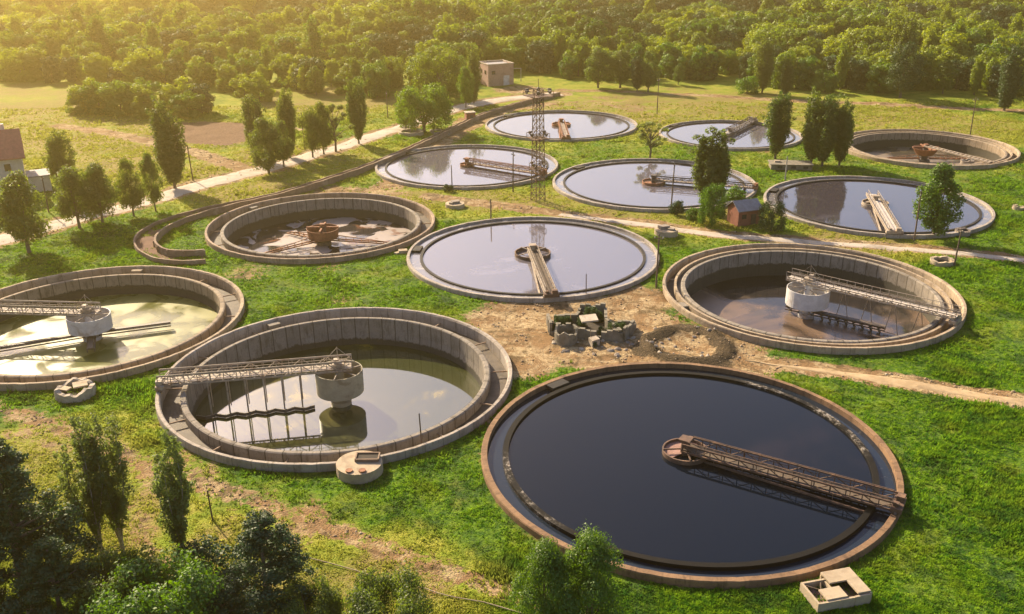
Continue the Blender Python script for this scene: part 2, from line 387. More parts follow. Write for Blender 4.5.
def vnoise(P, s, seed=0):
    x = P*s; i = np.floor(x).astype(np.int64); f = x-i; f = f*f*(3-2*f)
    def h(a, b):
        n = (a*374761393 + b*668265263 + seed*974711) & 0x7fffffff; n = ((n ^ (n >> 13))*1274126177) & 0x7fffffff
        return ((n ^ (n >> 16)) & 0xffff)/65535.0
    a, b = i[:,0], i[:,1]
    return (h(a,b)*(1-f[:,0])+h(a+1,b)*f[:,0])*(1-f[:,1]) + (h(a,b+1)*(1-f[:,0])+h(a+1,b+1)*f[:,0])*f[:,1]
def ground_z(P):
    z = (vnoise(P, .09)-.5)*.5 + (vnoise(P, .33, 3)-.5)*.28 + (vnoise(P, .8, 5)-.5)*.12
    q = np.full(len(P), 1e9)
    for cx, cy, R in TANKS.values(): q = np.minimum(q, np.hypot(P[:,0]-cx, P[:,1]-cy)-R)
    z *= np.clip(q/3.5, .12, 1)
    z = z + np.clip(1-np.abs(q-0)/3.0, 0, 1)*.12
    m = np.hypot(P[:,0]-MOUND[0], (P[:,1]-MOUND[1])); z += .9*np.exp(-((m-5.0)/1.2)**2)*(.25+1.2*vnoise(P, .9, 9))
    t = np.clip((P[:,1]-480)/620, 0, 1); z = z + 42*t*t*(3-2*t) + (vnoise(P, .012, 11)-.5)*14*np.clip((P[:,1]-420)/250, 0, 1)
    return z
def spaced(lo, hi, s, ends, g=1.12):
    a = list(np.arange(lo, hi+.01, s)); st = s; x = a[0]; L = []
    while x > ends[0]: st *= g; x -= st; L.append(x)
    st = s; x = a[-1]; Rr = []
    while x < ends[1]: st *= g; x += st; Rr.append(x)
    return np.array(L[::-1]+a+Rr)
gx = spaced(-110, 125, .9, (-3000, 3000)); gy = spaced(52, 290, .9, (-1500, 3600), 1.07)
GX, GY = np.meshgrid(gx, gy, indexing='ij'); P = np.stack([GX.ravel(), GY.ravel()], 1)
GZ = ground_z(P); kill = np.zeros(len(P), bool)
for cx, cy, R in TANKS.values():
    h = R-.25; dx, dy = P[:,0]-cx, P[:,1]-cy; d = np.hypot(dx, dy)
    sn = np.abs(d-h) < .68
    P[sn] = np.stack([cx+dx[sn]/d[sn]*h, cy+dy[sn]/d[sn]*h], 1)
    kill |= (d < h) & ~sn
nx, ny = len(gx), len(gy); idx = np.arange(nx*ny).reshape(nx, ny)
Fq = np.stack([idx[:-1,:-1].ravel(), idx[1:,:-1].ravel(), idx[1:,1:].ravel(), idx[:-1,1:].ravel()], 1)
cen = P[Fq].mean(1); drop = kill[Fq].any(1)
for cx, cy, R in TANKS.values(): drop |= np.hypot(cen[:,0]-cx, cen[:,1]-cy) < R-.3
Fq = Fq[~drop]
used = np.unique(Fq); remap = np.full(nx*ny, -1); remap[used] = np.arange(len(used))
GP = P[used]; Z = GZ[used]; Fq = remap[Fq]
def ground_mat():
    t = NT('meadow_ground'); p = t.pos(); at_ = t.new('ShaderNodeAttribute', attribute_name='mask')
    sp = t.new('ShaderNodeSeparateColor'); t.l.new(at_.outputs['Color'], sp.inputs[0])
    n1 = t.noise(p, .25, 8, .7); n2 = t.noise(p, 1.6, 5, .7); n3 = t.noise(p, .06, 4, .6); n4 = t.noise(p, 5, 3, .6)
    lush = t.mix(t.ramp(n2, .35, .68), (.045,.115,.010), (.15,.25,.012))
    lush = t.mix(t.math('MULTIPLY', t.ramp(t.noise(p, .11, 5, .7, .6), .48, .64), .6), lush, (.20,.235,.02)); lush = t.mix(t.math('MULTIPLY', t.ramp(t.noise(p, .24, 7, .72), .47, .62), .8), lush, (.018,.055,.014))
    yel = t.mix(t.ramp(n1, .35, .65), (.19,.25,.016), (.34,.33,.045))
    dryc = t.mix(t.ramp(n2, .35, .65), (.30,.21,.09), (.20,.14,.05))
    f = t.math('ADD', sp.outputs[1], t.math('MULTIPLY', t.math('SUBTRACT', n1, .5), 1.3))
    f = t.math('ADD', f, t.math('MULTIPLY', t.math('SUBTRACT', n3, .5), 1.6))
    c = t.mix(t.ramp(f, .05, .70), lush, yel)
    c = t.mix(t.math('MULTIPLY', t.ramp(f, .62, 1.15), .75), c, dryc)
    dirt = t.mix(t.ramp(n1, .38, .6), (.56,.42,.235), (.38,.265,.145))
    dirt = t.mix(t.math('MULTIPLY', t.ramp(n2, .46, .62), .75), dirt, (.22,.135,.07)); dirt = t.mix(t.math('MULTIPLY', t.ramp(t.noise(p, .16, 8, .74, 1.6), .45, .56), .85), dirt, (.25,.14,.065)); dirt = t.mix(t.math('MULTIPLY', t.ramp(t.noise(p, .30, 8, .74, 1.2), .51, .60), .8), dirt, (.11,.07,.035))
    g = t.math('ADD', sp.outputs[0], t.math('ADD', t.math('MULTIPLY', t.math('SUBTRACT', n1, .5), 1.1), t.math('MULTIPLY', t.math('SUBTRACT', n2, .5), .9)))
    c = t.mix(t.ramp(g, .46, .62), c, dirt)
    c = t.mix(sp.outputs[2], c, t.mix(t.ramp(n2, .4, .6), (.14,.075,.05), (.22,.13,.08)))
    so_ = t.new('ShaderNodeAttribute', attribute_name='scorch'); sf = t.math('ADD', so_.outputs['Fac'], t.math('MULTIPLY', t.math('SUBTRACT', n2, .5), 1.0))
    c = t.mix(t.ramp(sf, .30, .55), c, t.mix(t.ramp(n4, .4, .6), (.045,.032,.022), (.12,.08,.05)))
    c = t.mix(t.math('MULTIPLY', n4, .45), c, (.03,.035,.01))
    t.set(t.b.inputs['Base Color'], c); t.b.inputs['Roughness'].default_value = .95; t.b.inputs['Specular IOR Level'].default_value = .1
    t.bump(t.math('ADD', n2, n4), .9, .25)
    return t.mat
me = np_mesh('ground', np.column_stack([GP, Z]), Fq, [ground_mat()], smooth=True)
dm, ym = masks(GP)
def inpoly(P, poly):
    ins = np.zeros(len(P), bool); n = len(poly)
    for i in range(n):
        a, b = poly[i], poly[(i+1) % n]
        c = ((a[1] > P[:,1]) != (b[1] > P[:,1])) & (P[:,0] < (b[0]-a[0])*(P[:,1]-a[1])/(b[1]-a[1]+1e-12)+a[0]); ins ^= c
    return ins
pl = np.clip(1-dist_poly(GP, np.vstack([PLOUGH, PLOUGH[:1]]))/4, 0, 1)*.6; pl[inpoly(GP, PLOUGH)] = 1
mo_ = np.arctan2(GP[:,1]-MOUND[1], GP[:,0]-MOUND[0])
mq = np.hypot(GP[:,0]-MOUND[0], (GP[:,1]-MOUND[1])*.95)*(1+.10*np.sin(mo_*3+1)+.06*np.sin(mo_*7)); sc_ = np.exp(-((mq-5.0)/1.35)**2)*(.85+.5*vnoise(GP, .9, 2))
sa_ = me.attributes.new('scorch', 'FLOAT', 'POINT'); sa_.data.foreach_set('value', np.clip(sc_, 0, 1).astype(np.float32))
ca = me.color_attributes.new('mask', 'FLOAT_COLOR', 'POINT')
ca.data.foreach_set('color', np.column_stack([dm, ym, np.clip(pl, 0, 1), np.ones(len(GP))]).astype(np.float32).ravel())
g = bpy.data.objects.new('ground', me); col.objects.link(g)
tag(g, 'green meadow with dry yellow patches and bare dirt between the tanks', kind='structure')
def gz(x, y): return float(ground_z(np.array([[x, y]]))[0])

# gravel lane at the left and paved path to the right: sheets a little above the ground
def strip(name, px, hw, mat, label, dz=.05, wob=.12):
    ln = poly_px(px); pts = []
    for a, b in zip(ln[:-1], ln[1:]):
        n = max(1, int(np.hypot(*(b-a))/1.2))
        for k in range(n): pts.append(a+(b-a)*k/n)
    pts.append(ln[-1]); pts = np.array(pts)
    for _ in range(12): pts[1:-1] = (pts[:-2]+pts[1:-1]*2+pts[2:])/4
    tn = np.gradient(pts, axis=0); tn /= np.hypot(*tn.T)[:,None]; nm = np.stack([-tn[:,1], tn[:,0]], 1)
    tp = np.clip(np.minimum(np.arange(len(pts)), np.arange(len(pts))[::-1]+4)/12, .05, 1) if name == 'dirt_track' else 1.0
    K = 7; V = []
    wl = tp*hw*(1+wob*(vnoise(pts, .25, 21)-.5)*2); wr = tp*hw*(1+wob*(vnoise(pts, .25, 31)-.5)*2)
    for k in range(K):
        u = k/(K-1)*2-1; q = pts+nm*(u*np.where(u < 0, wl, wr))[:,None]
        z = ground_z(q)+dz - (abs(u) > .99)*(dz+.06)
        V.append(np.column_stack([q, z]))
    n = len(pts); V = np.concatenate(V); F = []
    for k in range(K-1):
        i = np.arange(n-1); F.append(np.stack([k*n+i, k*n+i+1, (k+1)*n+i+1, (k+1)*n+i], 1))
    o = bpy.data.objects.new(name, np_mesh(name, V, np.concatenate(F), [mat], smooth=True)); col.objects.link(o)
    return tag(o, label, kind='structure')
strip('road', [(-90,268),(0,240),(60,224),(130,206),(200,184),(270,168),(340,147),(400,128),(450,110),(500,99),(560,94)], 3.3, M['road'], 'pale gravel road running behind the channel wall', .10)
strip('path', [(560,214),(640,223),(700,232),(760,239),(850,244),(940,251),(1024,260),(1150,276)], 1.3, M['road'], 'narrow paved path between the tank rows', .08)
strip('dirt_track', [(745,361),(790,366),(830,371),(900,382),(1024,402),(1150,426)], 1.2, M['dirt'], 'dusty dirt track leading off to the right', .08, .35)

# ------------------------------------------------------------------ grass and weeds
def grass():
    N = 420000; dirs = []
    y = 56+ (RNG.random(N)**1.7)*235; x = (RNG.random(N)*2-1)*(y*.62+12)
    Q = np.stack([x, y], 1); q = np.full(N, 1e9)
    for cx, cy, R in TANKS.values(): q = np.minimum(q, np.hypot(x-cx, y-cy)-R)
    d, yy = masks(Q); m2 = np.hypot(x-MOUND[0], y-MOUND[1])
    dens = .35+1.1*vnoise(Q, .22, 41)+.5*(vnoise(Q, .06, 42)-.5)
    patch = np.clip((vnoise(Q, .13, 71)*.6+vnoise(Q, .37, 72)*.4-.40)*7, .45, 1)
    keep = (RNG.random(N) < patch) & (q > .15) & (RNG.random(N) < dens*np.clip(1.15-d*1.5, .0, 1)*(1-.45*yy)) & (m2 > 8) & ~inpoly(Q, PLOUGH*1.0)
    Q = Q[keep]; n = len(Q); z = ground_z(Q)
    hgt = (.11+.16*vnoise(Q, .3, 44)**2+.35*np.clip(vnoise(Q, .11, 45)*.6+vnoise(Q, .4, 46)*.4-.55, 0, 1)*3)*(.6+.8*RNG.random(n))*(.85+Q[:,1]/300)
    B = 5; V = np.zeros((n, B, 3, 3)); 
    for b in range(B):
        a = RNG.random(n)*2*PI; l = (.3+.9*RNG.random(n))*hgt; wd = (.035+.04*RNG.random(n))*(1+Q[:,1]/140)
        ox = Q[:,0]+(RNG.random(n)-.5)*.45; oy = Q[:,1]+(RNG.random(n)-.5)*.45
        ca_, sa_ = np.cos(a), np.sin(a)
        V[:,b,0] = np.stack([ox-sa_*wd, oy+ca_*wd, z-.03], 1); V[:,b,1] = np.stack([ox+sa_*wd, oy-ca_*wd, z-.03], 1)
        V[:,b,2] = np.stack([ox+ca_*l*.8, oy+sa_*l*.8, z+hgt*(.6+.5*RNG.random(n))], 1)
    V = V.reshape(-1, 3); F = np.arange(len(V)).reshape(-1, 3)
    t = NT('grass_blades'); t.n.remove(t.b); p = t.pos()
    n1 = t.noise(p, .25, 8, .7); n3 = t.noise(p, .06, 4, .6); n2 = t.noise(p, 1.6, 4, .6)
    c = t.mix(t.ramp(n2, .35, .65), (.050,.145,.012), (.20,.33,.016)); c = t.mix(t.math('MULTIPLY', t.ramp(t.noise(p, .11, 5, .7, .6), .48, .64), .6), c, (.20,.235,.02)); c = t.mix(t.math('MULTIPLY', t.ramp(t.noise(p, .24, 7, .72), .48, .62), .7), c, (.025,.085,.020))
    ya = t.new('ShaderNodeAttribute', attribute_name='mask'); sp = t.new('ShaderNodeSeparateColor'); t.l.new(ya.outputs['Color'], sp.inputs[0])
    f = t.math('ADD', sp.outputs[1], t.math('ADD', t.math('MULTIPLY', t.math('SUBTRACT', n1, .5), 1.3), t.math('MULTIPLY', t.math('SUBTRACT', n3, .5), 1.2)))
    c = t.mix(t.ramp(f, .05, .8), c, (.29,.30,.045))
    di = t.new('ShaderNodeBsdfDiffuse'); t.l.new(c, di.inputs[0]); tr = t.new('ShaderNodeBsdfTranslucent')
    hs = t.new('ShaderNodeHueSaturation'); hs.inputs['Value'].default_value = 1.3; t.l.new(c, hs.inputs['Color']); t.l.new(hs.outputs[0], tr.inputs[0])
    mx = t.new('ShaderNodeMixShader'); mx.inputs[0].default_value = .4; t.l.new(di.outputs[0], mx.inputs[1]); t.l.new(tr.outputs[0], mx.inputs[2]); t.l.new(mx.outputs[0], t.out.inputs[0])
    me = np_mesh('grass', V, F, [t.mat])
    d, yy = d[keep], yy[keep]
    C = np.column_stack([d, yy, d*0, d*0+1]).astype(np.float32); ca = me.color_attributes.new('mask', 'FLOAT_COLOR', 'POINT')
    ca.data.foreach_set('color', np.repeat(C, B*3, axis=0)[:len(me.vertices)].ravel())
    o = bpy.data.objects.new('grass', me); col.objects.link(o); tag(o, 'tufted green grass and weeds covering the ground between the tanks', 'grass', kind='stuff')
grass()

# ------------------------------------------------------------------ tanks
def tank(key, label, style):
    cx, cy, R = TANKS[key]; k = R/21.0
    T = thing('settling_tank', (cx, cy, 0), label, 'settling tank', 'round settling tanks of the water works')
    def L(name, prof, mat, n=160, jit=None, closed=True):
        m = MB(); m.lathe([(r*k, z) for r, z in prof], n, closed=closed, jit=jit); return m.build(name, mat, T, smooth=False)
    def S(r, z, mat, name='water', r0=None, lab=None, parent=None):
        m = MB()
        if r0: m.lathe([(r0*k, z), (r*k, z)], 128, closed=False)
        else: m.disc(r*k, z, 128)
        o = m.build(name, mat, parent)
        if not parent: o.location = (cx, cy, 0); tag(o, lab, kind='structure')
        return o
    rough = lambda a, j: .03*math.sin(a*37+j)+.02*math.sin(a*91)
    if style['full']:
        z0 = style.get('z', .75); rw = style.get('rw', .5)
        L('outer_wall', [(21.0,-.8),(21.0,z0-.12),(20.93,z0),(21-rw,z0),(21-rw,-.8)], style['rim'], jit=lambda a, j: (.03*math.sin(a*53+3*math.sin(a*17))*math.sin(a*11) if j in (1,2,3) else 0))
        ch = style['channel']
        if style.get('dark'):
            S(20.99-rw, .18, M['dark_channel'], r0=18.75, lab='dark water in the outer channel of the %s tank' % style['w'])
        else:
            L('channel_floor', [(20.99-rw,z0-.42),(20.99-rw,z0-.52),(18.7,z0-.52),(18.7,z0-.42)], M['grey_channel'])
        ww = 18.2 if style.get('dark') else 18.35; L('weir_ring', [(18.8,-.5),(18.8,z0-.22),(ww,z0-.22),(ww,-.5)], style.get('weir', M['weir']))
        S(ww+.01, z0-.48, style['water'], lab=style['wl'])
        # small outlet box set into the rim
        a = style.get('box', 1.9); m = MB()
        m.box((0,0,0), (1.3,2.6,.35)); b = m.build('outlet_box', M['weir'], T); b.location = (19.7*k*math.cos(a), 19.7*k*math.sin(a), z0-.22); b.rotation_euler.z = a
    else:
        fz = style.get('floor', -3.7)
        L('outer_wall', [(21.0,-1),(21.0,.85),(20.95,1.0),(20.6,1.0),(20.45,.8),(20.45,-.8)], style['rim'], jit=lambda a, j: (.03*math.sin(a*53+3*math.sin(a*17))*math.sin(a*11) if j in (1,2,3) else 0))
        if style.get('mid'):
            L('channel_floor', [(20.44,-.5),(20.44,-.6),(19.31,-.6),(19.31,-.5)], M['wet_channel'])
            L('middle_wall', [(19.3,-.6),(19.3,.72),(18.95,.72),(18.95,-.6)], style['rim'])
            L('inner_channel', [(18.94,.15),(18.94,.05),(18.06,.05),(18.06,.15)], M['wet_channel'])
        else:
            L('channel_floor', [(20.44,-.65),(20.44,-.75),(18.3,-.75),(18.3,-.65)], M['wet_channel'])
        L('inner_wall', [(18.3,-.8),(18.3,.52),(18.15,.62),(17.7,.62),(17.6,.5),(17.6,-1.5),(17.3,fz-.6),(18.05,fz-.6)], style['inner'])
        # cross ribs in the channel
        for i in range(14):
            a = 2*PI*i/14+.1
            wr = 1.13 if style.get('mid') else 2.38; rm = 20.44-wr/2; m = MB(); m.box((0,0,0), (wr*k,.14,.14)); b = m.build('cross_rib', M['rubble'] if style.get('mid') else M['wall_brown'], T)
            b.location = (rm*k*math.cos(a), rm*k*math.sin(a), -.05); b.rotation_euler.z = a
        # thin round posts stuck on the rim
        S(17.45, fz, style['water'], lab=style['wl'])
        m = MB(); m.lathe([(17.2*k,fz-.55),(17.2*k,fz-.5),(.5,fz-.5),(.5,fz-.55)], 64); m.build('basin_floor', M['dark_hole'], T)
        a = style.get('box', 1.9); m = MB(); m.box((0,0,0), (1.1,1.6,.9)); b = m.build('inlet_box', style['inner'], T)
        b.location = (19.87*k*math.cos(a), 19.87*k*math.sin(a), .2); b.rotation_euler.z = a
    return T
tank('A', 'largest nearest tank brimming with black water inside a rust brown rim', dict(full=1, rim=M['rust_rim'], z=.8, rw=.62, channel=1, dark=1, w='nearest', weir=M['froth_weir'], water=M['black_water'], wl='still black water filling the nearest tank', box=2.25))
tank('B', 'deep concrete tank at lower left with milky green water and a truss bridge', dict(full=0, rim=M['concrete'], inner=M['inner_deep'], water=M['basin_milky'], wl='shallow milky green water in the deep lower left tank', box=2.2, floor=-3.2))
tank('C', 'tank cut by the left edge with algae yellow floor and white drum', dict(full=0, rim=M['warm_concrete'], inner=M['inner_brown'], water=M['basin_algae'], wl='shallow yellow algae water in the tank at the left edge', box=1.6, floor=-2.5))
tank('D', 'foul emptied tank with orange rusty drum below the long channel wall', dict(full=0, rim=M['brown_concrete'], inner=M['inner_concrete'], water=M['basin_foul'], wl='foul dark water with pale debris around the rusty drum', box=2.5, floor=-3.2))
tank('E', 'brimful grey tank in the middle of the works with a short bridge towards the viewer', dict(full=1, rim=M['concrete'], channel=1, w='middle', water=M['grey_water'], wl='lavender grey water of the middle tank', box=3.0))
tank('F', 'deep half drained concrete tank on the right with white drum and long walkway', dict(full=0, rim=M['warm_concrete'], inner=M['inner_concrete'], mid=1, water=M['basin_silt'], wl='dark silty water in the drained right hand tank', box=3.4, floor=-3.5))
tank('G', 'brimful tank at far right mirroring two dark poplars with pale bridge', dict(full=1, rim=M['concrete'], channel=1, w='mirroring', water=M['mirror_water'], wl='still water mirroring the poplars in the right tank', box=2.6))
tank('H', 'brimful tank behind the middle one, a tall poplar before its right rim', dict(full=1, rim=M['concrete'], channel=1, w='poplar', water=M['grey_water'], wl='pale grey water behind the tall poplar', box=2.4))
tank('I', 'brimful tank left of the lattice mast with dark reflection near its back rim', dict(full=1, rim=M['concrete'], channel=1, w='mast', water=M['grey_water'], wl='pale grey water left of the lattice mast', box=2.4))
tank('J', 'farthest brimful tank behind the lattice mast with a small bridge facing the viewer', dict(full=1, rim=M['concrete'], channel=1, w='farthest', water=M['grey_water'], wl='pale water of the farthest tank', box=2.4))
tank('K', 'small brimful tank beyond the bare tree with a diagonal covered bridge', dict(full=1, rim=M['concrete'], channel=1, w='small', water=M['grey_water'], wl='pale water of the small far tank', box=2.4))
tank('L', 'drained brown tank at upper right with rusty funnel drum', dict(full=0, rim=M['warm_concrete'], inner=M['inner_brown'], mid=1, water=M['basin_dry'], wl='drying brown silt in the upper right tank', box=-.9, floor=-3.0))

# ------------------------------------------------------------------ scraper bridges
def ang_to(key, px, py, z):
    x, y = at(px, py, z); return math.atan2(y-TANKS[key][1], x-TANKS[key][0])
def truss(x0, x1, z0, z1, y, bay, w=.12, m=None, end=True):
    m = m or MB()
    for s in (-1, 1):
        m.beam((x0,s*y,z0), (x1,s*y,z0), w, w*1.4); m.beam((x0,s*y,z1), (x1,s*y,z1), w, w)
        n = max(2, round((x1-x0)/bay))
        for i in range(n+1):
            xa = x0+(x1-x0)*i/n; m.beam((xa,s*y,z0), (xa,s*y,z1), w*.7, w*.7)
            if i < n:
                xb = x0+(x1-x0)*(i+1)/n
                m.beam((xa,s*y,z0 if i % 2 else z1), (xb,s*y,z1 if i % 2 else z0), w*.6, w*.6)
    return m
def carriage(T, x, z, mat, w=2.4):
    m = MB(); m.box((x,0,z+.35), (1.0,w,.5)); m.box((x+.1,w*.22,z+.85), (.7,.8,.55)); m.box((x-.1,-w*.25,z+.75), (.5,.5,.35)); m.build('carriage', mat, T)
    for s in (-1, 1):
        m = MB(); m.tube([(x-.12,s*w*.42,z+.02),(x+.12,s*w*.42,z+.02)], .3, 14); m.build('wheel', M['dark_steel'], T)
def handrail(T, x0, x1, y, z, mat, bay=1.6, sides=(-1, 1), h=1.0):
    m = MB()
    for s in sides:
        m.beam((x0,s*y,z+h), (x1,s*y,z+h), .07, .07); m.beam((x0,s*y,z+h*.5), (x1,s*y,z+h*.5), .045, .045)
        n = round((x1-x0)/bay)
        for i in range(n+1): xa = x0+(x1-x0)*i/n; m.beam((xa,s*y,z), (xa,s*y,z+h), .06, .06)
    m.build('handrail', mat, T)
def full_bridge(key, px, py, label, steel, deckm, ringm, ringr=2.4, w=.85, zt=.9, r0=0.0, x1=20.6, inner=None, rail=True, plate=True):
    cx, cy, R = TANKS[key]; a = ang_to(key, px, py, 1.0); k = R/21
    T = thing('scraper_bridge', (cx, cy, 0), label, 'scraper bridge', 'rotating scraper bridges', a); x1 *= k
    truss(r0, x1, 1.0, 1.0+zt, w, 1.5, .13).build('truss', steel, T)
    m = MB(); m.box(((r0+x1)/2, 0, 1.12), (x1-r0, w*1.5, .08))
    for i in range(int((x1-r0)/1.5)): m.box((r0+.75+i*1.5, 0, .98), (.12, w*2, .12))
    m.build('deck', deckm, T)
    if rail: handrail(T, r0+.5, x1-.5, w*.8, 1.16, steel, 1.8, (-1, 1), .95)
    m = MB(); m.lathe([(ringr,.15),(ringr,.8),(ringr-.16,.8),(ringr-.16,.15)], 40); m.build('centre_ring', ringm, T)
    m = MB(); m.tube([(0,0,-.3),(0,0,1.9)], [.55,.45], 14); m.box((0,0,1.95), (1.2,1.2,.3)); m.build('pivot', steel, T)
    if plate:
        m = MB(); m.lathe([(0.4,.50),(ringr-.15,.50),(ringr-.15,.42),(.4,.42)], 24, a0=1.3, a1=4.3, mi=0); m.build('ring_plate', inner or ringm, T)
    m = MB()
    for q in range(4):
        b = q*PI/2+.6; m.beam((0,0,.9), ((ringr-.05)*math.cos(b),(ringr-.05)*math.sin(b),.9), .12, .14)
    m.build('spokes', steel, T)
    carriage(T, x1+.1, .82, ringm, 2.2*w/.85)
    m = MB(); m.beam((ringr,-w*.7,.32), (18.1*k,-w*1.6,.32), .2, .35)
    for i in range(5): xx = ringr+1+i*(17*k-ringr)/5; m.beam((xx,-w*.9-.03*i,.4), (xx,-w*.9,1.0), .07, .07)
    m.build('scraper_blade', steel, T)
    return T
full_bridge('A', 886, 503, 'long rusty lattice bridge over the black water of the nearest tank', M['dark_rust'], M['brown_deck'], M['dark_rust'], 2.35, .95, .85, inner=M['pink_silt'])
full_bridge('E', 549, 290, 'short brown ladder bridge with a big ring in the middle tank', M['tan_steel'], M['brown_deck'], M['dark_rust'], 3.0, .85, .6, plate=False)
full_bridge('G', 894, 232, 'pale broad bridge in the tank mirroring poplars', M['tan_steel'], M['pale_deck'], M['tan_steel'], 2.5, 1.1, .4, r0=-4.5)
full_bridge('H', 742, 187, 'thin dark bridge running behind the tall poplar', M['dark_steel'], M['tan_steel'], M['rust'], 2.4, .7, .7)
full_bridge('I', 548, 175, 'thin brown bridge pointing at the lattice mast', M['rust'], M['tan_steel'], M['rust'], 1.6, .7, .9)
full_bridge('J', 566, 138, 'small rusty bridge in the farthest tank', M['rust'], M['tan_steel'], M['rust'], 2.6, .9, .7)
full_bridge('K', 760, 117, 'diagonal grey covered bridge in the small far tank', M['dark_steel'], M['pale_deck'], M['tan_steel'], 1.6, 1.0, 1.0, r0=-3, plate=False)

def deep_bridge(key, px, py, label, steel, drumm, zd, fz, r, d0, d1, posts=0, th=1.3, x0=-1.5, x1=20.9, zend=None, arms=(), vbr=0, deckm=None, top=None, railsides=(-1, 1), w=.9, frame=True):
    cx, cy, R = TANKS[key]; a = ang_to(key, px, py, zd)
    T = thing('scraper_bridge', (cx, cy, 0), label, 'scraper bridge', 'rotating scraper bridges', a)
    truss(x0, x1, zd-.2, zd-.2+th, w, 1.5, .13).build('truss', steel, T)
    m = MB(); m.box(((x0+x1)/2, 0, zd), (x1-x0, w*1.7, .08))
    for i in range(int((x1-x0)/1.2)): m.box((x0+.6+i*1.2, 0, zd-.12), (.14, w*2+.2, .12))
    m.build('deck', deckm or steel, T)
    handrail(T, x0, x1, w+.04, zd+.05, steel, 1.2, railsides, 1.05)
    m = MB(); m.lathe([(r,d0),(r,d1),(r-.1,d1),(r-.1,d0+.1),(.6,d0+.1),(.6,d0)], 48); m.build('drum', drumm, T, smooth=False)
    m = MB(); m.tube([(0,0,fz-.3),(0,0,fz+.5),(0,0,fz+.55),(0,0,zd)], [1.25,1.25,.62,.55], 20); m.box((0,0,d0-.35), (2.4,.5,.5)); m.box((0,0,d0-.35), (.5,2.4,.5)); m.build('column', top or drumm, T)
    m = MB(); m.box((0,0,zd+.35), (1.4,1.2,.5)); m.box((.2,.1,zd+.85), (.6,.6,.5)); m.tube([(0,0,zd),(0,0,zd+2.6)], .05, 6)
    for s in (-1,1): m.beam((0,0,zd+2.5), (s*2.2,0,zd+.3), .05, .05)
    m.build('drive', steel, T)
    for q in range(6):
        b = q*PI/3+.3; m = MB(); m.beam((.5*math.cos(b),.5*math.sin(b),d1-.1), ((r-.05)*math.cos(b),(r-.05)*math.sin(b),d1-.1), .1, .12); m.build('drum_spoke', steel, T)
    for i in range(posts):
        x = 4.6+i*(15.2-4.6)/(posts-1); m = MB(); m.beam((x,w*.9,zd-.2), (x,w*.9,fz+.1), .17, .17); m.beam((x,-w*.9,zd-.2), (x,-w*.9,fz+.6), .11, .11)
        m.build('hanging_post', steel, T)
    if posts:
        m = MB()
        for i in range(12):
            xa = 3.2+i*1.15; m.beam((xa,w*.9+(.45 if i % 2 else -.1),fz+.25), (xa+1.2,w*.9+(-.1 if i % 2 else .45),fz+.25), .14, .4)
        m.build('scraper_blade', M['dark_steel'], T)
    for i in range(vbr):
        x = 5+i*3.6; m = MB()
        m.beam((x,w,zd-.2), (x-.9,w+.2,fz+.2), .09, .09); m.beam((x,w,zd-.2), (x+1.0,w+.2,fz+.2), .09, .09); m.beam((x-.9,w+.2,fz+.25), (x+1.0,w+.2,fz+.25), .08, .1)
        m.build('brace', steel, T)
    for (b, L, zz, hh, am) in arms:
        b -= a; ca_, sa_ = math.cos(b), math.sin(b); m = MB(); nx_, ny_ = -sa_, ca_
        for s in (-.45, .45):
            for zq in (zz, zz+hh): m.beam((ca_*.9+nx_*s,sa_*.9+ny_*s,zq), (ca_*L+nx_*s,sa_*L+ny_*s,zq), .14, .14)
        n = int(L/1.2) if key != 'C' else 0
        for i in range(1, n):
            u0, u1 = .9+(L-.9)*i/n, .9+(L-.9)*(i+1)/n
            for s in (-.45, .45): m.beam((ca_*u0+nx_*s,sa_*u0+ny_*s,zz), (ca_*u1+nx_*s,sa_*u1+ny_*s,zz+hh), .08, .08)
            m.beam((ca_*u0-nx_*.45,sa_*u0-ny_*.45,zz+hh), (ca_*u0+nx_*.45,sa_*u0+ny_*.45,zz+hh), .08, .08)
            m.beam((ca_*u0+nx_*.45,sa_*u0+ny_*.45,zz-.05), (ca_*(u0+.7)-nx_*.45,sa_*(u0+.7)-ny_*.45,zz-.45), .06, .5)
        m.beam((ca_*.9,sa_*.9,zz+hh+.08), (ca_*L,sa_*L,zz+hh+.08), .8 if key != 'C' else .62, .05 if key != 'C' else .22)
        m.build('scraper_arm', am, T)
    carriage(T, x1-.2, 1.02, steel, 2.6)
    if zd > 1.6:
        m = MB()
        for s in (-1,1): m.beam((x1-.2,s*w,1.4), (x1-.2,s*w,zd), .2, .2)
        m.build('carriage_leg', steel, T)
    return T
def arm_ang(key, px, py, z): return ang_to(key, px, py, z)
deep_bridge('B', 163, 381, 'long pale lattice bridge with hanging posts over the milky water', M['tan_steel'], M['olive_steel'], 1.75, -3.2, 2.85, -1.5, 1.35, posts=6, th=1.2, x0=-1.6, x1=20.7)
deep_bridge('C', -30, 309, 'lattice bridge with white drum and floor arms in the algae tank', M['tan_steel'], M['white_steel'], 1.6, -2.5, 2.9, -.9, 1.2, th=1.2, x0=-1.5, x1=20.7,
            arms=((arm_ang('C', 168, 327, -2.2), 10.5, -1.9, .35, M['dark_steel']), (arm_ang('C', -10, 354, -2.2), 13, -1.9, .35, M['dark_steel']), (arm_ang('C', 92, 362, -2.8), 6, -1.9, .35, M['dark_steel']), (arm_ang('C', 107, 290, -2.8), 9, -1.9, .3, M['dark_steel'])))
deep_bridge('F', 948, 314, 'long walkway with dense railings and white drum in the right hand tank', M['tan_steel'], M['white_steel'], 2.0, -3.5, 3.1, -1.5, 1.0, th=.5, x0=-3.2, x1=20.8, vbr=4, deckm=M['pale_deck'],
            arms=((arm_ang('F', 882, 330, -3), 11.5, -2.9, .5, M['dark_steel']), (arm_ang('F', 700, 290, -3), 3.0, -2.9, .5, M['dark_steel'])))
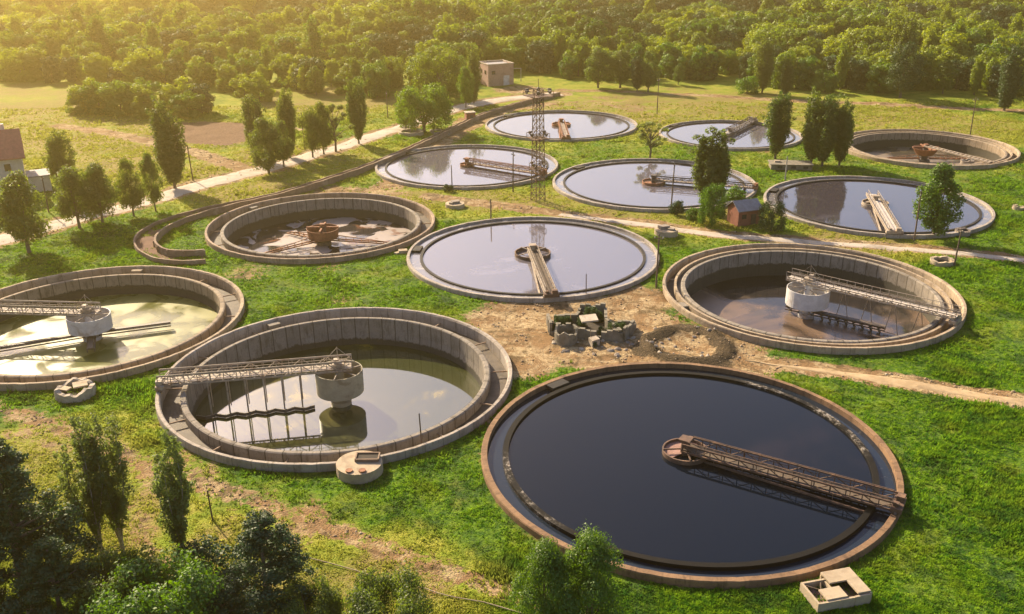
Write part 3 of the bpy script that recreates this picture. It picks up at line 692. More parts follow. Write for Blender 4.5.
def drum_only(key, label, drumm, fz, r0_, r1_, d0, d1, arms, bridge=None):
    cx, cy, R = TANKS[key]
    T = thing('scraper_drum', (cx, cy, 0), label, 'scraper drum', 'drums without a full bridge')
    m = MB(); m.lathe([(r0_,d0),(r1_,d1),(r1_-.12,d1),(r0_-.12,d0+.1),(.5,d0+.1),(.5,d0)], 36); m.build('drum', drumm, T)
    m = MB(); m.tube([(0,0,fz-.3),(0,0,fz+.6),(0,0,fz+.62),(0,0,d1+.3)], [1.5,1.3,.8,.6], 18); m.build('column', M['dark_steel'], T)
    m = MB(); m.box((0,0,d1+.2), (r1_*2,.3,.25)); m.box((0,0,d1+.2), (.3,r1_*2,.25)); m.box((0,0,d1+.6), (.9,.9,.6)); m.build('cross_beam', drumm, T)
    for b, L, zz in arms:
        m = MB(); ca_, sa_ = math.cos(b), math.sin(b); nx_, ny_ = -sa_, ca_
        for s in (-.5, .5): m.beam((ca_*1+nx_*s,sa_*1+ny_*s,zz+.6), (ca_*L+nx_*s,sa_*L+ny_*s,zz), .2, .2)
        m.beam((ca_,sa_,zz+1.6), (ca_*L,sa_*L,zz+.1), .12, .12)
        for i in range(1, int(L/1.4)):
            u = i*1.4; f_ = u/L; m.beam((ca_*u-nx_*.6,sa_*u-ny_*.6,zz+.6*(1-f_)), (ca_*u+nx_*.6,sa_*u+ny_*.6,zz+.6*(1-f_)), .14, .14)
            m.beam((ca_*u,sa_*u,zz+.6*(1-f_)), (ca_*u,sa_*u,zz+.1+1.5*(1-f_)), .08, .08)
        m.build('scraper_arm', drumm, T)
    if bridge:
        ca_, sa_ = math.cos(bridge), math.sin(bridge); m = MB()
        for s_ in (-.7,.7): m.beam((-sa_*s_,ca_*s_,d1+.5), (ca_*19-sa_*s_,sa_*19+ca_*s_,.95), .2, .3)
        for i in range(16): u = 1+i*1.15; z_ = d1+.5+(.95-d1-.5)*u/19; m.beam((ca_*u+sa_*.7,sa_*u-ca_*.7,z_), (ca_*u-sa_*.7,sa_*u+ca_*.7,z_), .5, .08)
        m.build('walkway', M['tan_steel'], T)
    return T
drum_only('D', 'orange rusty drum on a column with wide arms in the foul tank', M['rust'], -3.2, 2.7, 2.95, -1.9, -.2, [(arm_ang('D', 262, 255, -3), 12, -2.9), (arm_ang('D', 400, 244, -3), 13, -2.9), (arm_ang('D', 300, 208, -3), 9, -2.9), (arm_ang('D', 250, 222, -3), 10, -2.9)])
drum_only('L', 'rusty funnel shaped drum in the drained upper right tank', M['rust'], -3.0, 1.9, 3.1, -1.2, .5, [(arm_ang('L', 985, 160, -3), 14, -2.7), (arm_ang('L', 890, 160, -3), 9, -2.7)], bridge=arm_ang('L', 993, 163, .9))

# ------------------------------------------------------------------ trees
def leaf_cloud(cl, n, size, seed, up=.25, inner=.45, asp=.6, out=1.25):
    """n leaf sized rhombs spread through clumps cl = [(x,y,z,rx,rz)]"""
    rg = np.random.default_rng(seed); C = np.array(cl); wgt = C[:,3]**1.6*C[:,4]**.6; ci = rg.choice(len(C), n, p=wgt/wgt.sum())
    d = rg.normal(size=(n, 3)); d /= np.linalg.norm(d, axis=1)[:,None]
    rr = inner+(1.06-inner)*rg.random(n)**.6; rr *= 1+.22*rg.normal(size=n)*.6
    p = C[ci,:3] + d*rr[:,None]*np.stack([C[ci,3], C[ci,3], C[ci,4]], 1)
    nr = d*out+rg.normal(size=(n, 3))*.6+np.array([0,0,up]); nr /= np.linalg.norm(nr, axis=1)[:,None]
    t = np.cross(nr, rg.normal(size=(n, 3))); t /= np.linalg.norm(t, axis=1)[:,None]; b = np.cross(nr, t)
    s = size*(.6+.8*rg.random(n))[:,None]
    V = np.stack([p-t*s, p-b*s*asp+nr*s*.12, p+t*s, p+b*s*asp+nr*s*.12], 1).reshape(-1, 3)
    return V, np.arange(n*4).reshape(-1, 4)
def clumps(kind, seed):
    r = random.Random(seed); cl = []; limbs = []
    if kind == 'poplar':          # 16 m, several steep spires
        n = 9
        for i in range(n):
            a = i/n*2*PI+r.uniform(-.4,.4); sp = 0 if i == 0 else r.uniform(1.0,2.1); top = 15.6 if i == 0 else r.uniform(11,15.4); b = r.uniform(1.6,3.5)
            x = 0; pts = [(0,0,b*.6)]; z = b
            while z < top:
                f = (z-b)/(top-b); R = sp*math.sin(min(1, f*1.6)*PI/2)*(1.15-.5*f); cx_, cy_ = math.cos(a)*R+r.uniform(-.2,.2), math.sin(a)*R+r.uniform(-.2,.2)
                q = (1.0-.45*f**3)*r.uniform(.55,1.1); cl.append((cx_,cy_,z,q,q*1.25)); z += r.uniform(.65,1.05)
                if r.random() < .22:
                    b2 = r.uniform(0,2*PI); cl.append((cx_+math.cos(b2)*1.1,cy_+math.sin(b2)*1.1,z+r.uniform(0,.6),.38,.62))
                if len(pts) < 6 and r.random() < .4: pts.append((cx_,cy_,z))
            limbs.append(pts)
        return cl, limbs, 16, .17
    if kind == 'airy_poplar':     # open, stems show
        for i in range(7):
            a = i*2*PI/6+r.uniform(-.4,.4); sp = .15 if i == 0 else r.uniform(.7,1.35); top = 12.5 if i == 0 else r.uniform(8.5,12.2); b = r.uniform(2.2,4)
            z = b; pts = [(0,0,.6)]
            while z < top:
                f = (z-b)/(top-b); R = sp*min(1,.25+f*1.5); cx_, cy_ = math.cos(a)*R, math.sin(a)*R; pts.append((cx_,cy_,z))
                for _ in range(3):
                    b2 = r.uniform(0,2*PI); q = r.uniform(.25,.5)*(1-.3*f)*min(1,.6+f*2); dd = r.uniform(.1,.8)*(1.0-.4*f)*min(1,.5+f*2); cl.append((cx_+math.cos(b2)*dd,cy_+math.sin(b2)*dd,z+r.uniform(-.2,.7),q,q*1.35))
                z += r.uniform(.6,.9)
            limbs.append(pts)
        return cl, limbs, 12.5, .14
    if kind == 'ovate':           # 13 m, egg shape on clear trunk
        for i in range(75):
            z = r.uniform(2.4,12.4); f = (z-2.8)/9.6; R = 3.6*math.sin(PI*min(1, (f*.82+.16)))**.7*(r.random()**.5); a = r.uniform(0,2*PI)
            q = r.uniform(.75,1.3); cl.append((math.cos(a)*R,math.sin(a)*R,z,q,q*1.1))
            if i % 7 == 0: limbs.append([(0,0,2.2),(math.cos(a)*R*.5,math.sin(a)*R*.5,(z+2.6)/2),(math.cos(a)*R,math.sin(a)*R,z)])
        return cl, limbs, 13, .24
    if kind == 'round':           # 10 m, dense dome to the ground
        for i in range(80):
            a = r.uniform(0,2*PI); z = r.uniform(.9,8.4); f = z/9.2; R = 5.0*math.sqrt(max(.05, 1-(abs(f-.42)/.62)**2.2))*(.45+.55*r.random()**.4)
            q = r.uniform(.9,1.6); cl.append((math.cos(a)*R,math.sin(a)*R,z,q,q*.9))
            if i % 9 == 0: limbs.append([(0,0,1),(math.cos(a)*R*.4,math.sin(a)*R*.4,z*.6+.8),(math.cos(a)*R*.9,math.sin(a)*R*.9,z)])
        return cl, limbs, 9.6, .3
    if kind == 'forest':          # 11 m irregular
        lob = [(r.uniform(-2.4,2.4), r.uniform(-2.4,2.4), r.uniform(5,9.0), r.uniform(1.8,3.0)) for _ in range(4)]+[(0,0,4.5,3.4)]
        for i in range(44):
            L_ = r.choice(lob); v = Vector((r.gauss(0,1),r.gauss(0,1),r.gauss(0,1))).normalized()*L_[3]*r.uniform(.6,1.0)
            q = r.uniform(.8,1.5); cl.append((L_[0]+v.x,L_[1]+v.y,max(.8, L_[2]+v.z),q,q*.9))
        for i in range(16):
            a = r.uniform(0,2*PI); R = r.uniform(1.2,3.1); q = r.uniform(.8,1.3); cl.append((math.cos(a)*R,math.sin(a)*R,r.uniform(.7,2.8),q,q))
        limbs = [[(0,0,2),(l[0]*.5,l[1]*.5,l[2]*.7),(l[0],l[1],l[2])] for l in lob[:4]]
        return cl, limbs, 11, .22
    if kind == 'shrub':           # 3.5 m
        for i in range(30):
            a = r.uniform(0,2*PI); z = r.uniform(.3,2.8); R = 1.9*math.sqrt(max(.1, 1-(z/3.4)**2))*r.uniform(.3,1); q = r.uniform(.45,.8)
            cl.append((math.cos(a)*R,math.sin(a)*R,z,q,q*.85))
        limbs = [[(0,0,.2),(.5,.2,1.4)],[(0,0,.2),(-.4,-.4,1.3)]]
        return cl, limbs, 3.4, .1
    if kind == 'pine':            # 12 m, tiers of upswept boughs
        for i in range(120):
            z = 1.2+10.3*(r.random()**.8); f = z/12; R = (3.7*(1-f)**.75+.15)*r.uniform(.3,1.05); a = r.uniform(0,2*PI); q = r.uniform(.4,.75)*(1.2-.6*f)
            cl.append((math.cos(a)*R,math.sin(a)*R,z+R*.25,q,q*.8))
            if i % 6 == 0: limbs.append([(0,0,z-.4),(math.cos(a)*R,math.sin(a)*R,z+R*.2)])
        return cl, limbs, 12, .2
    if kind == 'sparse':          # 8 m thin spreading crown
        for i in range(26):
            a = r.uniform(0,2*PI); z = r.uniform(2.5,7.6); R = 2.6*math.sin(PI*(z-1.6)/7.0)*r.uniform(.3,1.15); q = r.uniform(.35,.65)
            cl.append((math.cos(a)*R,math.sin(a)*R,z,q,q*.7)); limbs.append([(0,0,min(z*.6,4.5)),(math.cos(a)*R*.6,math.sin(a)*R*.6,z*.8+.3),(math.cos(a)*R,math.sin(a)*R,z)])
        return cl, limbs, 8, .16
SPEC = {'poplar':('leaf_poplar','bark',16000,.17), 'airy_poplar':('leaf_grey','pale_bark',12500,.10), 'ovate':('leaf_poplar','bark',11000,.19), 'round':('leaf_bright','bark',15000,.19),
        'forest':('leaf_wood','bark',7800,.30), 'shrub':('leaf_bright','bark',2600,.13), 'pine':('leaf_dark','bark',26000,.12), 'sparse':('leaf_grey','bark',2600,.14)}
TM = {}
def tree_mesh(kind, v=0, leaf=None, mul=1.0, sz=1.0):
    key = (kind, v, leaf, mul)
    if key in TM: return TM[key]
    cl, limbs, H, tr = clumps(kind, hash((kind, v)) % 999 if False else (sum(map(ord, kind))*7+v*13)); lm, bk, n, s = SPEC[kind]
    V, F = leaf_cloud(cl, int(n*mul), s*sz, v*31+len(kind), inner=.3 if kind in ('airy_poplar','pine') else .45)
    cm = np_mesh('crown', V, F, [M[leaf or lm]])
    m = MB(); top = H*.8 if kind in ('poplar','airy_poplar','pine') else H*.55
    pts = [(0,0,-.5),(0,0,.3),(.08,.05,top*.4),(-.05,.04,top*.75),(.03,0,top)]; m.tube(pts, [tr*1.7,tr*1.2,tr*.9,tr*.55,tr*.15], 8)
    for L_ in limbs:
        if len(L_) > 1: m.tube(L_, [tr*.5*(1-.8*i/(len(L_)-1)) for i in range(len(L_))], 5)
    o = m.build('trunk', M[bk]); tm = o.data; bpy.data.objects.remove(o)
    TM[key] = (cm, tm, H); return TM[key]
def tree(name, x, y, h, kind, label, v=0, wide=1.0, leaf=None, mul=1.0, cat='tree', group=None, sz=1.0):
    cm, tm, H = tree_mesh(kind, v, leaf, mul, sz); s = h/H
    T = thing(name, (x, y, gz(x, y)), label, cat, group, random.uniform(0, 6.28)); T.scale = (s*wide, s*wide, s)
    for nm, me in (('trunk', tm), ('crown', cm)):
        o = bpy.data.objects.new(nm, me); col.objects.link(o); o.parent = T
    return T
def ptree(name, px, yb, yt, kind, label, v=0, wide=1.0, **kw):
    x, y = at(px, yb); return tree(name, x, y, height_of(px, yb, yt), kind, label, v, wide, **kw)
G1 = 'trees along the gravel road at left'
LW = dict(group=G1)
ptree('leafy_tree', 29, 252, 174, 'ovate', 'broad tree with two trunks nearest the left edge beside the gravel road', 0, 1.15, **LW)
ptree('poplar_tree', 66, 196, 128, 'poplar', 'tall dark poplar rising behind the pole near the red roofed building', 0, 1.35, **LW)
ptree('leafy_tree', 80, 229, 168, 'ovate', 'full round tree just right of the broad left edge tree', 1, 1.15, **LW)
ptree('leafy_tree', 103, 224, 167, 'ovate', 'spreading tree leaning right in the middle of the left road row', 2, 1.1, **LW)
ptree('poplar_tree', 134, 217, 158, 'ovate', 'slim tree with ragged crown near the end of the channel wall', 3, .75, **LW)
ptree('poplar_tree', 156, 212, 154, 'ovate', 'narrow pointed tree in the gap before the tall lone poplar', 4, .62, **LW)
ptree('poplar_tree', 175, 188, 97, 'poplar', 'tall lone poplar in front of the ploughed brown patch', 1, 1.3, **LW)
ptree('leafy_tree', 258, 160, 92, 'poplar', 'twin topped poplar behind the low broad tree at the road', 2, 1.2, **LW)
ptree('leafy_tree', 269, 174, 118, 'ovate', 'low broad dark tree leaning over the road bank', 5, 1.1, **LW)
ptree('poplar_tree', 290, 158, 80, 'poplar', 'straight tall poplar just left of a pair of bushy road trees', 3, 1.0, **LW)
ptree('leafy_tree', 284, 167, 122, 'ovate', 'small tree at the foot of the straight tall poplar', 6, .9, **LW)
ptree('leafy_tree', 313, 158, 108, 'ovate', 'bushy left tree of the pair by the road bend', 7, .8, **LW)
ptree('leafy_tree', 324, 155, 103, 'ovate', 'bushy right tree of the pair by the road bend', 8, .75, **LW)
ptree('leafy_tree', 336, 152, 104, 'sparse', 'thin tree with a crown blown towards the slender poplar', 1, 1.1, mul=2.0, **LW)
ptree('poplar_tree', 359, 144, 74, 'poplar', 'slender poplar standing alone left of the big round tree', 4, 1.0, **LW)
ptree('round_tree', 424, 131, 82, 'round', 'dense dome shaped bright green tree beside the road and channel wall', 0, 1.0)
ptree('bush', 406, 128, 113, 'shrub', 'low green bush at the left foot of the dome shaped tree', 0, 1.2, cat='bush')
ptree('round_tree', 438, 98, 50, 'round', 'big dark tree towering behind the dome shaped one', 1, .95, leaf='leaf_wood')
ptree('leafy_tree', 466, 108, 68, 'ovate', 'small pale green tree beside the little brick kiosk', 2, .8, leaf='leaf_bright')
ptree('poplar_tree', 474, 104, 44, 'poplar', 'dark slim poplar between the pale tree and the brick building', 5, 1.0)
FG = 'trees on the meadow before the far wood'
for i, (px, yb, yt, kd, wd, lb) in enumerate([
    (598,88,48,'ovate',1.2,'first tree of the loose row at the far meadow, left end'),(620,88,50,'ovate',1.4,'widest tree of the loose row at the far meadow'),
    (637,91,54,'poplar',1.5,'dark upright tree third in the loose far row'),(648,91,50,'ovate',.9,'right end tree of the loose row at the far meadow'),
    (678,85,64,'ovate',1.0,'small lone round tree on the far meadow'),(747,93,74,'shrub',1.2,'bush at the foot of the tall far poplar'),
    (762,93,36,'poplar',1.2,'tall far poplar on the meadow edge above the small tank'),(785,97,58,'poplar',1.3,'far poplar a little right of the tallest one on the meadow edge'),
    (825,92,68,'round',.9,'pale spreading bush at the front of the wood above the three poplars'),(900,98,42,'ovate',1.15,'large dark tree standing alone on the right far meadow'),
    (897,88,10,'poplar',1.2,'very tall thin poplar sticking out above the far right wood'),(1004,110,46,'poplar',1.5,'dark poplar by the far path near the right edge')]):
    ptree('poplar_tree' if kd == 'poplar' else ('bush' if kd == 'shrub' else 'leafy_tree'), px, yb, yt, kd, lb, i % 6, wd, group=FG, cat='bush' if kd == 'shrub' else 'tree', leaf='leaf_dark' if i in (2,9,11) else None)
ptree('poplar_tree', 775, 158, 88, 'poplar', 'single poplar left of the three poplars between two tanks', 0, 1.25)
ptree('poplar_tree', 811, 163, 88, 'poplar', 'leftmost of the three close poplars by the drained brown tank', 1, 1.3)
ptree('poplar_tree', 822, 166, 90, 'poplar', 'middle of the three close poplars by the drained brown tank', 2, 1.25)
ptree('poplar_tree', 839, 166, 95, 'poplar', 'rightmost of the three close poplars by the drained brown tank', 3, 1.2)
ptree('sparse_tree', 650, 157, 120, 'sparse', 'thin spreading half bare tree between two far tanks', 0, 1.3)
ptree('poplar_tree', 708, 212, 125, 'poplar', 'tall bright poplar beside the red brick shed', 4, 1.35, mul=1.3)
ptree('round_tree', 711, 225, 180, 'round', 'dense bush covering the foot of the bright poplar', 2, .52, mul=.8)
ptree('bush', 735, 205, 186, 'shrub', 'light green bush behind the roof of the red brick shed', 1, 1.2, cat='bush')
ptree('bush', 676, 215, 199, 'shrub', 'small round dark bush by the pole in front of the poplar tank', 2, .8, leaf='leaf_dark', cat='bush')
ptree('bush', 692, 219, 207, 'shrub', 'low bush between the round dark bush and the poplar', 3, 1.1, cat='bush')
ptree('bush', 771, 231, 199, 'round', 'broad dark bush right of the red brick shed', 3, .7, leaf='leaf_dark', mul=.6, cat='bush')
ptree('leafy_tree', 933, 238, 167, 'ovate', 'rounded tree standing before the rim of the mirroring tank', 2, 1.05, leaf='leaf_bright', mul=1.2)
ptree('bush', 448, 192, 184, 'shrub', 'tiny dark bush below the rim left of the lattice mast', 1, 1.2, leaf='leaf_dark', cat='bush')
# foreground
FGN = dict(group='foreground trees at the bottom of the view')
def ntree(name, x, y, h, kind, label, v=0, wide=1.0, **kw): return tree(name, x, y, h, kind, label, v, wide, **kw)
X = lambda px, yb: at(px, yb)
ntree('poplar_tree', *X(104, 562), 14.6, 'airy_poplar', 'left of two airy poplars in front of the dirt track', 0, .95, **FGN)
ntree('poplar_tree', *X(124, 556), 13.6, 'airy_poplar', 'right of two airy poplars in front of the dirt track', 1, 1.0, **FGN)
ntree('poplar_tree', *X(186, 572), 13.8, 'airy_poplar', 'single airy poplar with a thin bright crown in front of the track', 2, 1.0, **FGN)
for i, (px, yb, h, kd, wd, lf, lb) in enumerate([
    (-12,590,18,'pine',1.2,'leaf_dark','dark pine cut by the left edge'), (32,612,16,'pine',1.25,'leaf_dark','dark shaggy pine in the lower left corner'),
    (68,640,9.5,'pine',1.4,'leaf_dark','low dark pine at the bottom left below the airy poplars'), (128,625,6.5,'round',1.0,'leaf_poplar','olive bush right below the airy poplars'),
    (205,590,4.2,'shrub',1.3,'leaf_dark','small dark bush right of the single airy poplar'), (272,625,10.5,'pine',1.5,'leaf_dark','dark pointed pine standing over the dry grass'),
    (165,655,8.6,'round',1.05,'leaf_bright','bright green bushy crown at the bottom edge'), (312,640,5.5,'round',.8,'leaf_poplar','olive shrub right of the pointed pine'),
    (390,650,6.6,'round',.9,'leaf_poplar','dark green crown rising from the bottom edge'), (-30,640,9,'pine',1.3,'leaf_dark','dark pine mass in the bottom left corner'),
    (228,650,6.5,'pine',1.4,'leaf_dark','dark low crown at the bottom between bright bush and pine')]):
    x, y = at(px, yb); ntree('pine_tree' if kd == 'pine' else 'bush', x, y, h, kd, lb, i % 4, wd, leaf=lf, mul=1.0 if kd == 'pine' else 1.5, sz=.75, cat='tree' if kd == 'pine' else 'bush', **FGN)
ntree('leafy_tree', *X(545, 652), 9.4, 'ovate', 'left half of the pair of bright trees before the black tank', 9, .85, leaf='leaf_bright', mul=2.4, sz=.6, **FGN)
ntree('leafy_tree', *X(590, 650), 10.4, 'ovate', 'right taller one of the pair of bright trees before the black tank', 10, .85, leaf='leaf_bright', mul=2.4, sz=.6, **FGN)

# far wood: front trees one by one, the mass behind as one
def joined(kind, v, mul, sz, leaf=None):
    cl, limbs, H, tr = clumps(kind, sum(map(ord, kind))*7+v*13+5); lm, bk, n, s = SPEC[kind]
    V, F = leaf_cloud(cl, int(n*mul), s*sz, v+77, out=2.4, inner=.7)
    m = np.array([(0,0,-1),(tr,0,-1),(0,tr,-1),(0,0,H*.6)], float); o = len(V)
    V = np.vstack([V, [[tr,tr,-1],[-tr,tr,-1],[-tr,-tr,-1],[tr,-tr,-1],[tr*.3,tr*.3,H*.6],[-tr*.3,tr*.3,H*.6],[-tr*.3,-tr*.3,H*.6],[tr*.3,-tr*.3,H*.6]]])
    F = np.vstack([F, [[o,o+1,o+5,o+4],[o+1,o+2,o+6,o+5],[o+2,o+3,o+7,o+6],[o+3,o,o+4,o+7]]])
    mi = np.zeros(len(F)); mi[-4:] = 1
    return np_mesh('woodland_tree', V, F, [M[leaf or lm], M[bk]], mi), H
FM = [joined('forest', i, 1.0, 1.0, [None, 'leaf_dark', None, 'leaf_bright', None][i]) for i in range(5)] + [joined('ovate', 21, .5, 1.5, 'leaf_wood'), joined('poplar', 22, .45, 1.5, 'leaf_wood'), joined('round', 23, .4, 1.5, 'leaf_wood')]
edge = [(-400,84),(-60,82),(0,80),(90,84),(150,88),(200,90),(260,92),(330,97),(400,98),(450,88),(500,72),(540,78),(590,84),(660,80),(720,80),(770,88),(860,92),(960,96),(1060,98),(1400,104)]
EX = np.array([at(*p) for p in edge])
def behind_edge(x, y): return y - np.interp(x/np.maximum(y,1), EX[:,0]/EX[:,1], EX[:,1])
def poisson(n, region, rmin, seed):
    rg = np.random.default_rng(seed); cell = {}; out = []
    x = rg.uniform(region[0], region[1], n); y = rg.uniform(region[2], region[3], n)
    return x, y
rg = np.random.default_rng(12)
cand = []
gs = 8.4
for i, yy_ in enumerate(np.arange(270, 1350, gs)):
    stp = gs*(1 if yy_ < 620 else 1.5)
    if yy_ > 620 and i % 2: continue
    hw_ = yy_*.70+60
    for xx_ in np.arange(-hw_, hw_, stp): cand.append((xx_+rg.uniform(-.45,.45)*stp, yy_+rg.uniform(-.45,.45)*gs))
cand = np.array(cand); be = behind_edge(cand[:,0], cand[:,1]); clear = vnoise(cand, .014, 51)
az = cand[:,0]/cand[:,1]
keep = (be > 0) & ~((clear > .72) & (be > 30) & (az < -.1)) & ~((cand[:,1] > 560) & (cand[:,1] < 600) & (az > .35))
keep &= np.hypot(cand[:,0]-at(495,84)[0], cand[:,1]-at(495,84)[1]) > 14
cand, be = cand[keep], be[keep]
# bush lines in front of the wood at left
extra = [(px+rg.uniform(-5,5), y_+rg.uniform(-1.5,1.5)) for px, y_ in [(100,84),(118,86),(135,87),(150,88),(165,87),(75,112),(90,113),(105,112),(118,114),(130,112),(142,111),(150,118),(165,113),(178,112),(190,118),(200,114),(232,92),(245,96),(262,100),(345,92)]]
order = np.argsort(be); front = set(); vis = np.abs(az[keep]) < .62
fi = [i for i in order if vis[i]][:170]
tags = {0:'round topped tree in the front rank of the far wood', 5:'tall oval tree in the front rank of the far wood', 6:'slim pointed poplar in the front rank of the far wood', 7:'low wide dome tree in the front rank of the far wood'}
zc = ground_z(cand)
for i in fi:
    v = int(rg.choice([0,1,2,3,4,5,6,7], p=[.14,.14,.14,.14,.14,.12,.08,.10])); me, H = FM[v]
    o = bpy.data.objects.new('woodland_tree', me); col.objects.link(o); h = rg.uniform(7.5,12.5)*(1.25 if v == 6 else 1); s = h/H
    o.location = (*cand[i], zc[i]-.1); o.rotation_euler.z = rg.uniform(0,6.28); o.scale = (s*rg.uniform(.95,1.3),)*2+(s,)
    tag(o, tags[v if v >= 5 else 0], 'tree', 'front rank trees of the far wood')
for px, yb in extra:
    x, y = at(px, yb); v = int(rg.integers(0,5)); me, H = FM[v]; o = bpy.data.objects.new('woodland_tree', me); col.objects.link(o)
    s = rg.uniform(6.5,10.5)/H; o.location = (x, y, gz(x, y)-.1); o.rotation_euler.z = rg.uniform(0,6.28); o.scale = (s*1.35, s*1.35, s)
    tag(o, 'low bushy tree on the left meadow in front of the far wood', 'tree', 'bushy trees on the left meadow')
def landmark(x, y):
    c, s = math.cos(PITCH), math.sin(PITCH); d = y*c+CZ*s; px = 512+FPX*x/d
    for lim, t in ((60, 'at the far left meadow'), (160, 'above the brown ploughed patch'), (250, 'above the twin topped road poplar'), (330, 'above the bushy road trees'), (400, 'above the slender lone poplar'), (455, 'behind the dome shaped tree'),
                   (530, 'around the pink brick building'), (600, 'above the farthest tank'), (670, 'behind the loose meadow row'), (730, 'behind the small lone meadow tree'), (800, 'behind the tall far poplar'), (870, 'above the three close poplars'),
                   (940, 'behind the large lone dark tree'), (1000, 'above the drained brown tank')):
        if px < lim: return t
    return 'behind the right edge poplar'
for o in col.objects:
    if o.name.startswith('woodland_tree') and o.get('group') == 'front rank trees of the far wood':
        o['label'] = o['label'].replace('in the front rank of the far wood', 'of the front wood edge ' + landmark(o.location.x, o.location.y))
rest = np.setdiff1d(np.arange(len(cand)), fi)
V = np.column_stack([cand[rest], zc[rest]-.2]).astype(np.float32)
me = bpy.data.meshes.new('woodland'); me.vertices.add(len(V)); me.vertices.foreach_set('co', V.ravel()); n = len(V)
hs_ = (.6+.95*rg.random(n)**1.2)*(1+.35*(vnoise(cand[rest], .02, 61)-.5)*2)
for nm, arr in (('siz', hs_), ('rot', rg.uniform(0,6.28,n))):
    a_ = me.attributes.new(nm, 'FLOAT', 'POINT'); a_.data.foreach_set('value', arr.astype(np.float32))
a_ = me.attributes.new('pick', 'INT', 'POINT'); 
pk = rg.choice(8, n, p=[.26,.06,.22,.12,.10,.09,.06,.09]); cr = cand[rest]; far_ = cr[:,1]+(vnoise(cr, .015, 91)-.5)*120 > 555
dk = (vnoise(cr, .022, 93) > .66) | far_; pk[dk & (rg.random(n) < .8)] = 1
a_.data.foreach_set('value', pk.astype(np.int32))
wo = bpy.data.objects.new('woodland', me); col.objects.link(wo); tag(wo, 'dense mass of woodland covering the slope beyond the meadow', 'woodland', kind='stuff')
src = []
for v, (m_, H) in enumerate(FM):
    so_ = next(o for o in col.objects if o.data == m_) if any(o.data == m_ for o in col.objects) else None
    if so_ is None:
        so_ = bpy.data.objects.new('woodland_tree', m_); col.objects.link(so_); so_.location = (-300+10*v, 520, 1); tag(so_, tags[0], 'tree', 'front rank trees of the far wood')
    src.append(so_)
ng = bpy.data.node_groups.new('woodland', 'GeometryNodeTree')
ng.interface.new_socket('Geometry', in_out='INPUT', socket_type='NodeSocketGeometry'); ng.interface.new_socket('Geometry', in_out='OUTPUT', socket_type='NodeSocketGeometry')
N_ = ng.nodes; gi = N_.new('NodeGroupInput'); go = N_.new('NodeGroupOutput'); m2p = N_.new('GeometryNodeMeshToPoints'); iop = N_.new('GeometryNodeInstanceOnPoints')
jn = N_.new('GeometryNodeJoinGeometry')
for so_ in reversed(src):
    oi = N_.new('GeometryNodeObjectInfo'); oi.transform_space = 'ORIGINAL'; oi.inputs['Object'].default_value = so_; oi.inputs['As Instance'].default_value = True
    ng.links.new(oi.outputs['Geometry'], jn.inputs[0])
def na(nm, dt):
    a = N_.new('GeometryNodeInputNamedAttribute'); a.data_type = dt; a.inputs['Name'].default_value = nm; return a.outputs['Attribute']
ng.links.new(gi.outputs[0], m2p.inputs[0]); ng.links.new(m2p.outputs[0], iop.inputs['Points']); ng.links.new(jn.outputs[0], iop.inputs['Instance'])
iop.inputs['Pick Instance'].default_value = True; ng.links.new(na('pick','INT'), iop.inputs['Instance Index'])
cx_ = N_.new('ShaderNodeCombineXYZ'); ng.links.new(na('rot','FLOAT'), cx_.inputs[2]); e2r = N_.new('FunctionNodeEulerToRotation'); ng.links.new(cx_.outputs[0], e2r.inputs[0]); ng.links.new(e2r.outputs[0], iop.inputs['Rotation'])
c2 = N_.new('ShaderNodeCombineXYZ'); sz_ = na('siz','FLOAT'); mm = N_.new('ShaderNodeMath'); mm.operation = 'MULTIPLY'; mm.inputs[1].default_value = 1.2; ng.links.new(sz_, mm.inputs[0])
ng.links.new(mm.outputs[0], c2.inputs[0]); ng.links.new(mm.outputs[0], c2.inputs[1]); ng.links.new(sz_, c2.inputs[2]); ng.links.new(c2.outputs[0], iop.inputs['Scale'])
ng.links.new(iop.outputs[0], go.inputs[0]); mo = wo.modifiers.new('woodland', 'NODES'); mo.node_group = ng

# ------------------------------------------------------------------ buildings
def window(m_parent, name, c, d, rz=0, frame=None):
    m = MB(); m.box((0,0,0), d); o = m.build(name, frame or M['glass'], m_parent); o.location = c; o.rotation_euler.z = rz; return o
# brick building at the back
bx, by = at(496, 84); T = thing('brick_building', (bx, by, 0), 'roofless pink brick building standing at the edge of the far wood', 'building', rz=math.radians(24))
def shell(T, w, d, h, mat, th=.4):
    m = MB(); m.box((0,-d/2+th/2,h/2), (w,th,h)); m.box((0,d/2-th/2,h/2), (w,th,h)); m.box((-w/2+th/2,0,h/2), (th,d-2*th,h)); m.box((w/2-th/2,0,h/2), (th,d-2*th,h)); return m
shell(T, 9.5, 9, 7.2, M['pink_brick']).build('wall', M['pink_brick'], T)
m = MB(); m.box((0,0,6.9), (8.6,8.1,.2)); m.build('roof', M['roof_grey'], T)
m = MB()
for s in (-1,1): m.box((0,s*4.35,7.35), (9.9,.5,.3)); m.box((s*4.6,0,7.35), (.5,8.2,.3))
m.build('parapet', M['rubble'], T)
m = MB(); m.box((2.0,-4.55,1.7), (2.2,.12,3.4)); m.build('door', M['white_steel'], T)
for x in (-2.8,): m = MB(); m.box((x,-4.54,4.6), (1.3,.1,1.2)); m.build('window', M['glass'], T)
for y in (-2,1.6): m = MB(); m.box((-4.79,y,4.6), (.1,1.3,1.2)); m.build('window', M['glass'], T)
